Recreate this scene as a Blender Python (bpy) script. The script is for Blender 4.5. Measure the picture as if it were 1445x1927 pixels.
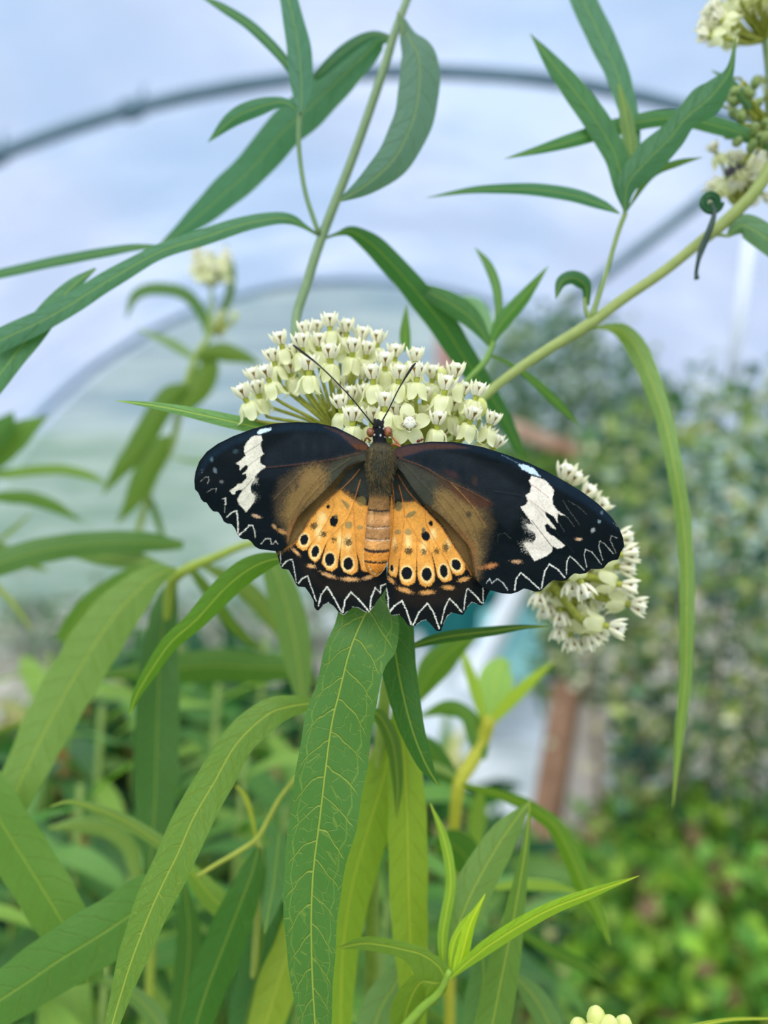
import bpy, bmesh, math, random
import numpy as np
from mathutils import Vector, Matrix
from mathutils.geometry import delaunay_2d_cdt
random.seed(7); RNG = np.random.default_rng(7)
SC = bpy.context.scene
for o in list(bpy.data.objects): bpy.data.objects.remove(o)
PI = math.pi

# ------------------------------------------------------------------ camera, sky, light, exposure
FPX = 1500.0
CAM_LOC = Vector((-0.44, 0.0, 1.5))
YAW, PITCH = math.radians(-6.1), math.radians(-7.2)
cam_d = bpy.data.cameras.new('camera'); cam = bpy.data.objects.new('camera', cam_d)
SC.collection.objects.link(cam); SC.camera = cam
cam.location = CAM_LOC
cam.rotation_euler = (PI/2 + PITCH, 0, YAW)
cam_d.sensor_fit = 'VERTICAL'; cam_d.sensor_height = 36.0; cam_d.sensor_width = 36.0*1445/1927
cam_d.lens = FPX/1927*36.0
cam_d.clip_start = 0.01; cam_d.clip_end = 200
cam_d.dof.use_dof = True; cam_d.dof.focus_distance = 0.151; cam_d.dof.aperture_fstop = 7.8
CM = Matrix.Translation(CAM_LOC) @ cam.rotation_euler.to_matrix().to_4x4()
CMN = np.array(CM)
SC.view_settings.view_transform = 'Standard'; SC.view_settings.look = 'None'
SC.view_settings.exposure = 0.0; SC.view_settings.gamma = 1.0; SC.view_settings.use_curve_mapping = False
SC.cycles.use_denoising = True
SC.cycles.max_bounces = 10; SC.cycles.diffuse_bounces = 4; SC.cycles.transmission_bounces = 6
SC.cycles.transparent_max_bounces = 16; SC.cycles.sample_clamp_indirect = 6.0
SC.cycles.caustics_reflective = False; SC.cycles.caustics_refractive = False

def S(c, a=1.0):
    """sRGB 0-255 -> linear"""
    r = []
    for v in c[:3]:
        v = v/255.0
        r.append(v/12.92 if v <= 0.04045 else ((v+0.055)/1.055)**2.4)
    return (r[0], r[1], r[2], a)

class NT:
    """small node helper"""
    def __init__(s, tree): s.t = tree; tree.nodes.clear()
    def n(s, typ, inp=None, **kw):
        nd = s.t.nodes.new(typ)
        for k, v in kw.items(): setattr(nd, k, v)
        for k, v in (inp or {}).items():
            if isinstance(v, bpy.types.NodeSocket): s.t.links.new(v, nd.inputs[k])
            else: nd.inputs[k].default_value = v
        return nd
    def m(s, op, a, b=0.0, c=0.0):
        return s.n('ShaderNodeMath', {0: a, 1: b, 2: c}, operation=op).outputs[0]
    def ss(s, v, lo, hi, a=0.0, b=1.0):
        nd = s.n('ShaderNodeMapRange', {'Value': v, 'From Min': lo, 'From Max': hi, 'To Min': a, 'To Max': b}, interpolation_type='SMOOTHSTEP')
        return nd.outputs[0]
    def mix(s, f, a, b, blend='MIX'):
        nd = s.n('ShaderNodeMix', data_type='RGBA', blend_type=blend)
        for i, v in ((0, f), (6, a), (7, b)):
            if isinstance(v, bpy.types.NodeSocket): s.t.links.new(v, nd.inputs[i])
            else: nd.inputs[i].default_value = v
        return nd.outputs[2]

world = bpy.data.worlds.new('overcast_sky'); SC.world = world; world.use_nodes = True
w = NT(world.node_tree)
tc = w.n('ShaderNodeTexCoord')
sep = w.n('ShaderNodeSeparateXYZ', {0: tc.outputs['Generated']})
noi = w.n('ShaderNodeTexNoise', {'Vector': tc.outputs['Generated'], 'Scale': 3.2, 'Detail': 3.0, 'Roughness': 0.5})
skyc = w.mix(w.ss(noi.outputs[0], 0.36, 0.62), S((170, 194, 228)), S((198, 207, 235)))
zen = w.ss(sep.outputs['Z'], 0.46, 0.95, 0.0, 2.6)
beh = w.ss(sep.outputs['Y'], 0.45, -0.6, 0.0, 1.2)
beh = w.m('MULTIPLY', beh, w.ss(sep.outputs['Z'], -0.05, 0.3, 0.25, 1.0))
fac = w.m('ADD', w.m('ADD', 1.0, zen), beh)
warm = w.m('MINIMUM', w.m('ADD', zen, w.m('MULTIPLY', beh, 1.5)), 1.0)
skyc = w.mix(w.m('MULTIPLY', warm, 0.85), skyc, (0.77, 0.755, 0.70, 1))
bg = w.n('ShaderNodeBackground', {'Color': skyc, 'Strength': fac})
wo = w.n('ShaderNodeOutputWorld', {'Surface': bg.outputs[0]})
world.cycles.sampling_method = 'MANUAL'; world.cycles.sample_map_resolution = 512

sun_d = bpy.data.lights.new('sun', 'SUN'); sun = bpy.data.objects.new('sun', sun_d); SC.collection.objects.link(sun)
sun_d.energy = 1.9; sun_d.angle = math.radians(45); sun_d.color = (1.0, 0.96, 0.87)
sun.rotation_euler = (math.radians(42), 0, math.radians(-28)); sun.location = (0, -1, 5)

# ------------------------------------------------------------------ helpers
def at(px, py, D):
    """world point seen at photograph pixel (px, py) at camera depth D (metres)"""
    return CM @ Vector(((px-722.5)/FPX*D, -(py-963.5)/FPX*D, -D))
def at_np(P, D):
    x = (P[:, 0]-722.5)/FPX*D; y = -(P[:, 1]-963.5)/FPX*D
    L = np.stack([x, y, -D, np.ones_like(x)], 1)
    return (L @ CMN.T)[:, :3]

def link(o, parent=None):
    SC.collection.objects.link(o)
    if parent is not None: o.parent = parent
    return o
def tag(o, label=None, cat=None, group=None, kind=None):
    if label: o['label'] = label
    if cat: o['category'] = cat
    if group: o['group'] = group
    if kind: o['kind'] = kind
    return o
def empty(name, loc, label, cat, group=None):
    o = bpy.data.objects.new(name, None); o.empty_display_size = 0.01; o.location = loc
    link(o); return tag(o, label, cat, group)
ORI = {}
def wloc(o):
    v = Vector((0, 0, 0))
    while o is not None: v = v + o.location; o = o.parent
    return v
def mesh_obj(name, V, F, mats, parent=None, smooth=True, attrs=None, mi=None, origin=None, col=None):
    """V world coordinates; the object's origin sits on its parent's (or given) origin"""
    V = np.asarray(V, dtype=float)
    off = wloc(parent) if parent is not None else Vector(origin if origin is not None else (0, 0, 0))
    V = V - np.array(off)
    me = bpy.data.meshes.new(name)
    me.from_pydata(V.tolist(), [], [tuple(int(i) for i in f) for f in F])
    if not isinstance(mats, (list, tuple)): mats = [mats]
    for m in mats: me.materials.append(m)
    if mi is not None: me.polygons.foreach_set('material_index', np.asarray(mi, dtype=np.int32))
    if smooth: me.polygons.foreach_set('use_smooth', [True]*len(me.polygons))
    for k, (typ, data) in (attrs or {}).items():
        a = me.attributes.new(k, typ, 'POINT')
        data = np.asarray(data, dtype=np.float32)
        if typ == 'FLOAT_COLOR': a.data.foreach_set('color', data.ravel())
        elif typ == 'FLOAT_VECTOR': a.data.foreach_set('vector', data.ravel())
        else: a.data.foreach_set('value', data.ravel())
    me.update()
    o = bpy.data.objects.new(name, me)
    if parent is None: o.location = off
    link(o, parent)
    if col: o.color = S(col, 0.45)
    return o

def catmull(P, n):
    """P (k,d) -> n points along a centripetal-ish Catmull-Rom"""
    P = np.asarray(P, dtype=float)
    if len(P) == 2:
        t = np.linspace(0, 1, n)[:, None]; return P[0]*(1-t)+P[1]*t
    Q = np.vstack([2*P[0]-P[1], P, 2*P[-1]-P[-2]])
    seg = np.linalg.norm(np.diff(P[:, :2], axis=0), axis=1)+1e-6
    cum = np.concatenate([[0], np.cumsum(seg)]); T = np.linspace(0, cum[-1], n)
    out = []
    for t in T:
        i = min(int(np.searchsorted(cum, t, side='right'))-1, len(P)-2); i = max(i, 0)
        u = (t-cum[i])/seg[i]
        p0, p1, p2, p3 = Q[i], Q[i+1], Q[i+2], Q[i+3]
        out.append(0.5*((2*p1)+(-p0+p2)*u+(2*p0-5*p1+4*p2-p3)*u*u+(-p0+3*p1-3*p2+p3)*u**3))
    return np.array(out)

def grid_faces(nv, nu, close=False):
    F = []
    for j in range(nv-1):
        for i in range(nu if close else nu-1):
            a = j*nu+i; b = j*nu+(i+1) % nu
            F.append((a, b, b+nu, a+nu))
    return F

def tube_geo(P, R, seg=10, caps=True):
    """P world points, R radii"""
    P = [Vector(p) for p in P]; V = []; n = len(P)
    up = None
    for i in range(n):
        t = (P[min(i+1, n-1)]-P[max(i-1, 0)]).normalized()
        if up is None:
            up = t.orthogonal().normalized()
        else:
            up = (up - t*up.dot(t)).normalized()
        b = t.cross(up)
        for k in range(seg):
            a = 2*PI*k/seg
            V.append(P[i]+(up*math.cos(a)+b*math.sin(a))*R[i])
    F = grid_faces(n, seg, True)
    if caps:
        F.append(tuple(range(seg))[::-1]); F.append(tuple((n-1)*seg+k for k in range(seg)))
    return [tuple(v) for v in V], F

def pxtube(name, nodes, mat, parent, n=None, seg=10, col=None, **kw):
    """nodes (px, py, half width px, D)"""
    N = catmull(nodes, n or max(8, 5*len(nodes)))
    P = [at(a[0], a[1], a[3]) for a in N]; R = [max(a[2], 0.15)*a[3]/FPX for a in N]
    V, F = tube_geo(P, R, seg)
    return mesh_obj(name, V, F, mat, parent, col=col, **kw)

# ------------------------------------------------------------------ materials
def base_mat(name):
    m = bpy.data.materials.new(name); m.use_nodes = True
    return m, NT(m.node_tree)
def pbr(name, col, rough=0.6, noise=0.0, scale=30.0, spec=0.4, bump=0.0, col2=None, metal=0.0, coords='Object'):
    m, t = base_mat(name)
    c = S(col)
    tcn = t.n('ShaderNodeTexCoord')
    nz = t.n('ShaderNodeTexNoise', {'Vector': tcn.outputs[coords], 'Scale': scale, 'Detail': 4.0})
    c2 = S(col2) if col2 else tuple(v*(1-noise) for v in c[:3])+(1,)
    cc = t.mix(t.ss(nz.outputs[0], 0.35, 0.65), c, c2)
    p = t.n('ShaderNodeBsdfPrincipled', {'Base Color': cc, 'Roughness': rough, 'Specular IOR Level': spec, 'Metallic': metal})
    if bump:
        b = t.n('ShaderNodeBump', {'Height': nz.outputs[0], 'Strength': bump, 'Distance': 0.002})
        t.t.links.new(b.outputs[0], p.inputs['Normal'])
    t.n('ShaderNodeOutputMaterial', {'Surface': p.outputs[0]})
    return m
def translucent_mix(t, col, rough, trans, normal=None, spec=0.35, tcol=None):
    p = t.n('ShaderNodeBsdfPrincipled', {'Base Color': col, 'Roughness': rough, 'Specular IOR Level': spec})
    tr = t.n('ShaderNodeBsdfTranslucent', {'Color': tcol if tcol is not None else col})
    if normal is not None:
        t.t.links.new(normal, p.inputs['Normal'])
    mx = t.n('ShaderNodeMixShader', {0: trans, 1: p.outputs[0], 2: tr.outputs[0]})
    t.n('ShaderNodeOutputMaterial', {'Surface': mx.outputs[0]})

def make_leaf_mat():
    """milkweed leaf: colour from the object, midrib, pinnate side veins and fine net veins from the 'lf' attribute
       lf = (across -1..1, along cm, across cm)"""
    m, t = base_mat('milkweed_leaf')
    a = t.n('ShaderNodeAttribute', attribute_name='lf'); s = t.n('ShaderNodeSeparateXYZ', {0: a.outputs['Vector']})
    u, v, wc = s.outputs[0], s.outputs[1], s.outputs[2]
    oi = t.n('ShaderNodeObjectInfo'); oi_alpha = oi.outputs['Alpha']
    au = t.m('ABSOLUTE', u); aw = t.m('ABSOLUTE', wc)
    vis = oi_alpha; mid = t.ss(aw, 0.010, 0.030, 1.0, 0.0)
    # side veins: leave the midrib and curve towards the tip, joined near the margin
    side = t.m('MULTIPLY', t.m('SIGN', u), 0.21)
    nz = t.n('ShaderNodeTexNoise', {'Vector': a.outputs['Vector'], 'Scale': 1.3, 'Detail': 2.0})
    ph = t.m('ADD', t.m('SUBTRACT', v, t.m('MULTIPLY', t.m('POWER', au, 1.5), 0.62)), side)
    ph = t.m('ADD', ph, t.m('MULTIPLY', nz.outputs[0], 0.30))
    fr = t.m('ABSOLUTE', t.m('SUBTRACT', t.m('FRACT', t.m('DIVIDE', ph, 0.62)), 0.5))
    lat = t.ss(fr, 0.008, 0.05, 1.0, 0.0)
    lat = t.m('MULTIPLY', lat, t.ss(au, 0.78, 0.95, 1.0, 0.0))
    ed = t.m('ABSOLUTE', t.m('SUBTRACT', t.m('ADD', au, t.m('MULTIPLY', t.m('SUBTRACT', fr, 0.25), -0.22)), 0.74))
    ed = t.ss(ed, 0.0, 0.03, 0.7, 0.0)
    cmb = t.n('ShaderNodeCombineXYZ', {0: t.m('MULTIPLY', wc, 1.0), 1: t.m('SUBTRACT', v, t.m('MULTIPLY', aw, 0.9)), 2: 0.0})
    vo = t.n('ShaderNodeTexVoronoi', {'Vector': cmb.outputs[0], 'Scale': 4.6}, feature='DISTANCE_TO_EDGE')
    net = t.ss(vo.outputs['Distance'], 0.0, 0.045, 0.34, 0.0)
    midv = t.m('MULTIPLY', mid, t.m('MINIMUM', t.m('MULTIPLY', vis, 2.0), 1.0))
    finev = t.m('MAXIMUM', t.m('MULTIPLY', lat, 0.85), t.m('MAXIMUM', t.m('MULTIPLY', ed, 0.65), net))
    vein = t.m('MAXIMUM', midv, t.m('MULTIPLY', finev, t.m('MULTIPLY', vis, vis)))
    vcol = t.mix(1.0, oi.outputs['Color'], (1.55, 1.28, 0.75, 1), 'MULTIPLY')
    vcol = t.mix(t.m('MULTIPLY', vis, 0.42), vcol, S((206, 214, 104)))
    n2 = t.n('ShaderNodeTexNoise', {'Vector': a.outputs['Vector'], 'Scale': 6.0, 'Detail': 4.0})
    var = t.mix(t.ss(n2.outputs[0], 0.3, 0.7, 0.0, 0.28), oi.outputs['Color'], t.mix(1.0, oi.outputs['Color'], (0.72, 0.86, 0.8, 1), 'MULTIPLY'))
    col = t.mix(t.m('MULTIPLY', vein, 0.9), var, vcol)
    b = t.n('ShaderNodeBump', {'Height': t.m('SUBTRACT', 1.0, t.m('MAXIMUM', t.m('MAXIMUM', mid, lat), t.m('MULTIPLY', net, 0.8))), 'Strength': 0.7, 'Distance': 0.0004})
    tcol = t.mix(1.0, col, (1.15, 1.1, 0.35, 1), 'MULTIPLY')
    translucent_mix(t, col, 0.5, 0.42, b.outputs[0], 0.45, tcol)
    return m
LEAF = make_leaf_mat()

def obj_col_mat(name, rough=0.5, trans=0.0, noise=0.15, scale=400, spec=0.4):
    m, t = base_mat(name)
    oi = t.n('ShaderNodeObjectInfo'); tcn = t.n('ShaderNodeTexCoord')
    nz = t.n('ShaderNodeTexNoise', {'Vector': tcn.outputs['Object'], 'Scale': scale, 'Detail': 3.0})
    c = t.mix(t.ss(nz.outputs[0], 0.3, 0.7, 0.0, 1.0), oi.outputs['Color'], t.mix(1.0, oi.outputs['Color'], (1-noise, 1-noise*0.7, 1-noise, 1), 'MULTIPLY'))
    translucent_mix(t, c, rough, trans, None, spec)
    return m
STEM = obj_col_mat('plant_stem', 0.5, 0.12)
def plant_mat(name, col, col2, trans, rough=0.5, scale=900, spec=0.4):
    m, t = base_mat(name)
    tcn = t.n('ShaderNodeTexCoord')
    nz = t.n('ShaderNodeTexNoise', {'Vector': tcn.outputs['Object'], 'Scale': scale, 'Detail': 2.0})
    c = t.mix(t.ss(nz.outputs[0], 0.35, 0.65), S(col), S(col2))
    translucent_mix(t, c, rough, trans, None, spec)
    return m
M_HOOD = plant_mat('hood_white', (252, 250, 236), (248, 247, 218), 0.35, 0.45)
M_CAP = plant_mat('column_cap', (248, 248, 240), (236, 236, 215), 0.2)
M_SLOT = plant_mat('column_slot', (150, 116, 48), (120, 90, 34), 0.05)
M_NECK = plant_mat('flower_neck', (190, 196, 84), (170, 180, 66), 0.3)
M_PETAL = plant_mat('petal_cream', (248, 249, 214), (243, 245, 198), 0.5, 0.5)
M_PED = plant_mat('pedicel_green', (182, 186, 84), (160, 170, 64), 0.3)
M_GBUD = plant_mat('bud_green', (150, 168, 100), (120, 146, 84), 0.25)
M_BUD = plant_mat('bud_cream', (238, 240, 168), (222, 228, 140), 0.35)

def attr_mat(name, attr='col', rough=0.5, trans=0.0, spec=0.4, bump=0.0, bscale=2500):
    m, t = base_mat(name)
    a = t.n('ShaderNodeAttribute', attribute_name=attr)
    nrm = None
    if bump:
        tcn = t.n('ShaderNodeTexCoord')
        nz = t.n('ShaderNodeTexNoise', {'Vector': tcn.outputs['Object'], 'Scale': bscale, 'Detail': 2.0})
        nrm = t.n('ShaderNodeBump', {'Height': nz.outputs[0], 'Strength': bump, 'Distance': 0.0001}).outputs[0]
    translucent_mix(t, a.outputs['Color'], rough, trans, nrm, spec)
    return m
M_WING = attr_mat('wing_scales', rough=0.55, trans=0.01, spec=0.06, bump=0.35, bscale=4200)
M_BODY = attr_mat('body_hair', rough=0.75, spec=0.2, bump=0.8, bscale=3000)
M_FOLI = attr_mat('foliage', rough=0.5, trans=0.4, spec=0.35)
M_FUR = attr_mat('thorax_fur', rough=0.8, spec=0.1)

# ------------------------------------------------------------------ the tunnel: floor, plastic, hoops
def film_mat(name, trans, c1, c2, scale, streak=None):
    m, t = base_mat(name)
    tcn = t.n('ShaderNodeTexCoord')
    mp = t.n('ShaderNodeMapping', {'Vector': tcn.outputs['Object']})
    if streak:
        mp.inputs['Rotation'].default_value = streak[0]; mp.inputs['Scale'].default_value = streak[1]
    nz = t.n('ShaderNodeTexNoise', {'Vector': mp.outputs[0], 'Scale': scale, 'Detail': 4.0, 'Roughness': 0.55})
    c = t.mix(t.ss(nz.outputs[0], 0.35, 0.65), S(c1), S(c2))
    n2 = t.n('ShaderNodeTexNoise', {'Vector': tcn.outputs['Object'], 'Scale': 9.0, 'Detail': 5.0})
    dirt = t.ss(n2.outputs[0], 0.66, 0.74, 0.0, 0.35)
    c = t.mix(dirt, c, S((150, 150, 140)))
    tl = t.n('ShaderNodeBsdfTranslucent', {'Color': c})
    df = t.n('ShaderNodeBsdfDiffuse', {'Color': c})
    tp = t.n('ShaderNodeBsdfTransparent', {'Color': (0.97, 0.98, 0.99, 1)})
    a = t.n('ShaderNodeMixShader', {0: 0.3, 1: tl.outputs[0], 2: df.outputs[0]})
    f = t.ss(nz.outputs[0], 0.3, 0.7, trans-0.12, trans+0.12)
    b = t.n('ShaderNodeMixShader', {0: f, 1: a.outputs[0], 2: tp.outputs[0]})
    t.n('ShaderNodeOutputMaterial', {'Surface': b.outputs[0]})
    return m
M_FILM = film_mat('tunnel_film', 0.62, (196, 212, 238), (166, 192, 224), 1.1)
M_FILM2 = film_mat('end_film', 0.30, (218, 230, 230), (160, 186, 190), 1.0, ((0, 0.9, 0), (1.0, 1.0, 6.0)))
HR, HZ = 3.0, -0.6          # hoop circle radius and centre height
A0 = math.asin(-HZ/HR)
def hoop_pts(y, r=HR, n=73):
    return [(r*math.cos(a), y, HZ+r*math.sin(a)) for a in np.linspace(A0*0.98, PI-A0*0.98, n)]
Y0, Y1 = -3.0, 6.1
V = []; ys = np.linspace(Y0, Y1, 24)
for y in ys: V += hoop_pts(y, HR+0.03)
o = mesh_obj('ceiling', V, grid_faces(len(ys), 73), M_FILM); tag(o, 'translucent white plastic sheet over the polytunnel hoops', None, None, 'structure')
rim = hoop_pts(Y1, HR+0.03); V = [(0, Y1, 0.6)]+rim+[(x, Y1, 0) for x in (-2.97, 2.97)]
F = [(0, i, i+1) for i in range(1, len(rim))]+[(0, len(rim), 1)]
V = [(0, Y1, 0.0)]+rim
F = [(0, i, i+1) for i in range(1, len(rim))]
o = mesh_obj('wall_back', V, F, M_FILM2, smooth=False); tag(o, 'greenish plastic sheet closing the far end of the tunnel', None, None, 'structure')
M_SOIL = pbr('soil', (164, 162, 152), 0.95, scale=7, col2=(122, 122, 108), spec=0.1)
V = [(-2.97, Y0, 0), (2.97, Y0, 0), (2.97, Y1, 0), (-2.97, Y1, 0)]
tag(mesh_obj('floor', V, [(0, 1, 2, 3)], M_SOIL, smooth=False), 'bare brown soil floor of the tunnel', None, None, 'structure')
M_GRASS = pbr('outside_grass', (120, 140, 110), 0.95, scale=2.0, col2=(88, 112, 84), spec=0.1)
V = [(-40, -30, -0.03), (40, -30, -0.03), (40, 60, -0.03), (-40, 60, -0.03)]
tag(mesh_obj('ground', V, [(0, 1, 2, 3)], M_GRASS, smooth=False), 'grass outside the tunnel', None, None, 'structure')
M_PATH = pbr('pale_path', (206, 212, 216), 0.8, scale=5, col2=(176, 186, 190), spec=0.2)
def path_poly(pts, z):  # pixel corners projected on to the floor
    out = []
    for px, py in pts:
        d = (at(px, py, 1.0)-CAM_LOC); k = (z-CAM_LOC.z)/d.z; out.append(tuple(CAM_LOC+d*k))
    return out
c4 = [(0.05, 2.7), (1.02, 2.7), (0.82, 6.0), (-0.35, 6.0)]
tp = [(x, y, 0.03) for x, y in c4]; bt = [(x, y, 0.0) for x, y in c4]
o = mesh_obj('floor_path', tp+bt, [(0, 1, 2, 3), (0, 4, 5, 1), (1, 5, 6, 2), (2, 6, 7, 3), (3, 7, 4, 0)], M_PATH, smooth=False)
tag(o, 'pale concrete path running to the far end of the tunnel', 'path', None, 'structure')

M_PIPE = pbr('hoop_steel', (92, 120, 142), 0.45, scale=6, col2=(74, 104, 124), spec=0.5)
M_PIPE2 = pbr('brace_steel', (120, 146, 160), 0.45, scale=6, col2=(100, 130, 146), spec=0.5)
def hoop(y, rad, label, tilt=0.0):
    P = hoop_pts(y, HR-0.02, 121)
    V, F = tube_geo(P, [rad]*len(P), 14)
    o = mesh_obj('tunnel_hoop', V, F, M_PIPE, origin=(0, y, 0))
    tag(o, label, 'hoop')
    return o
h1 = hoop(2.18, 0.019, 'nearer of the two grey steel hoops arching under the plastic')
h2 = hoop(5.55, 0.024, 'farther of the two grey steel hoops in front of the end wall')
for ang, hh in ((math.radians(106.5), h1), (math.radians(113.5), h1), (math.radians(97), h2)):
    y_ = 2.18 if hh is h1 else 5.55
    P = [((HR-0.02)*math.cos(ang+d), y_, HZ+(HR-0.02)*math.sin(ang+d)) for d in (-0.008, 0.008)]
    V, F = tube_geo(P, [0.027, 0.027], 14); mesh_obj('clip', V, F, M_PIPE, hh)
    c = Vector(P[0]); V, F = tube_geo([c, c+Vector((0.01, -0.01, 0.05))], [0.006, 0.004], 8); mesh_obj('clip_bolt', V, F, M_PIPE, hh)
def pipe(name, a, b, rad, mat, label, cat):
    V, F = tube_geo([a, b], [rad, rad], 14); o = mesh_obj(name, V, F, mat, origin=tuple(b)); tag(o, label, cat); return o
pipe('brace_pipe', at(1345, 358, 2.55), at(960, 655, 4.6), 0.022, M_PIPE2, 'straight grey pipe slanting behind the right-hand milkweed branch', 'pipe')
pipe('hanging_tube', at(1412, 440, 3.2), at(1372, 740, 3.2), 0.018, pbr('pale_tube', (214, 220, 230), 0.4, scale=6, col2=(206, 214, 226)), 'pale thin tube hanging against the plastic at the right edge', 'tube')

# ------------------------------------------------------------------ things standing far behind
def box_geo(c, sx, sy, sz, rot=None):
    V = []
    for z in (-1, 1):
        for x, y in ((-1, -1), (1, -1), (1, 1), (-1, 1)):
            v = Vector((x*sx/2, y*sy/2, z*sz/2))
            if rot: v = rot @ v
            V.append(tuple(Vector(c)+v))
    return V, [(0, 3, 2, 1), (4, 5, 6, 7), (0, 1, 5, 4), (1, 2, 6, 5), (2, 3, 7, 6), (3, 0, 4, 7)]
def bevel(o, w, s=2):
    b = o.modifiers.new('bevel', 'BEVEL'); b.width = w; b.segments = s; return o
def beam(name, a, b, wx, wy, mat, label, cat):
    a, b = Vector(a), Vector(b); d = (b-a); L = d.length
    q = d.to_track_quat('Z', 'Y').to_matrix()
    V, F = box_geo((a+b)/2, wx, wy, L, q)
    o = mesh_obj(name, V, F, mat, origin=tuple(a), smooth=False); bevel(o, min(wx, wy)*0.12)
    return tag(o, label, cat)
M_WOOD = pbr('brown_timber', (144, 112, 90), 0.8, scale=14, col2=(122, 92, 72))
M_PALEW = pbr('pale_board', (214, 204, 200), 0.8, scale=8, col2=(190, 178, 172))
M_TEAL = pbr('teal_plastic', (26, 142, 142), 0.5, scale=4, col2=(20, 124, 128))
M_AQUA = pbr('aqua_sheet', (150, 208, 212), 0.5, scale=4, col2=(128, 196, 202))
M_WHITE = pbr('white_plastic', (226, 232, 240), 0.5, scale=4, col2=(210, 220, 232))
def floor_hit(px, py):
    d = (at(px, py, 1.0)-CAM_LOC); k = -CAM_LOC.z/d.z; return CAM_LOC+d*k
beam('timber_post', at(1012, 1640, 2.15), at(1070, 1285, 2.25), 0.075, 0.06, M_WOOD, 'brown timber post leaning beside a pale board', 'post')
beam('pale_board', at(1085, 1670, 2.3), at(1112, 1330, 2.4), 0.115, 0.03, M_PALEW, 'pale pinkish board standing right of the brown post', 'board')
beam('pale_board', at(1178, 1640, 2.5), at(1190, 1360, 2.6), 0.10, 0.03, pbr('greyed_board', (160, 150, 140), 0.85, scale=8, col2=(130, 122, 112)), 'greyish narrower board among the vine stems', 'board')
beam('door_post', at(838, 1120, 5.3), at(840, 630, 5.3), 0.14, 0.08, pbr('pinkish_timber', (176, 140, 132), 0.8, scale=9, col2=(150, 116, 108)), 'pinkish timber upright at the far end behind the flower heads', 'post')
beam('timber_beam', at(955, 800, 3.05), at(1115, 866, 3.05), 0.055, 0.06, pbr('red_timber', (150, 104, 84), 0.8, scale=9, col2=(186, 160, 140)), 'reddish timber beam lying level behind the right wing', 'beam')
# teal tub with pale rim
def tub():
    p = at(872, 1180, 3.9)
    e = empty('plastic_tub', (p.x, p.y, p.z-0.12), 'teal plastic tub seen just below the right hindwing', 'tub')
    V = []; F = []
    prof = [(0.0, 0.0), (0.30, 0.0), (0.36, 0.36), (0.39, 0.36), (0.39, 0.385), (0.345, 0.385), (0.29, 0.03), (0.0, 0.03)]
    n = 32
    for r, z in prof:
        for k in range(n):
            a = 2*PI*k/n; V.append((p.x+r*math.cos(a)*1.05, p.y+r*math.sin(a)*0.7, p.z-0.12+z))
    mesh_obj('basin', V, grid_faces(len(prof), n, True), M_TEAL, e)
    return e
tub()
q0 = at(1005, 1195, 3.6)
def sheet(name, corners, mat, label, cat, wob=0.02, n=14, th=0.006):
    c = [np.array(v) for v in corners]; V = []
    for j in range(n):
        for i in range(n):
            a, b = i/(n-1), j/(n-1)
            p = (c[0]*(1-a)+c[1]*a)*(1-b)+(c[3]*(1-a)+c[2]*a)*b
            p = p+np.array([0, math.sin(a*7+b*3)*wob, math.sin(a*5-b*8)*wob*0.6]); V.append(p)
    o = mesh_obj(name, V, grid_faces(n, n), mat, origin=tuple(c[0])); s = o.modifiers.new('t', 'SOLIDIFY'); s.thickness = th
    return tag(o, label, cat)
sheet('plastic_sheet', (at(905, 1150, 3.4), at(1075, 1150, 3.4), at(1085, 1280, 3.3), at(890, 1290, 3.3)), M_AQUA, 'pale aqua plastic sheet hanging behind the lower flower cluster', 'sheet')
beam('white_pipe', at(880, 1300, 3.2), at(985, 1085, 3.3), 0.085, 0.06, M_WHITE, 'white slanting board between the teal tub and the aqua sheet', 'board')
sheet('white_sheet', (at(770, 1190, 3.7), at(1050, 1270, 3.6), at(1050, 1420, 3.5), at(770, 1400, 3.6)), pbr('grey_white_sheet', (200, 210, 220), 0.6, scale=3, col2=(168, 180, 190)), 'wrinkled grey white plastic sheet lying behind the yellow-green shoots', 'sheet', 0.05)

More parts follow.
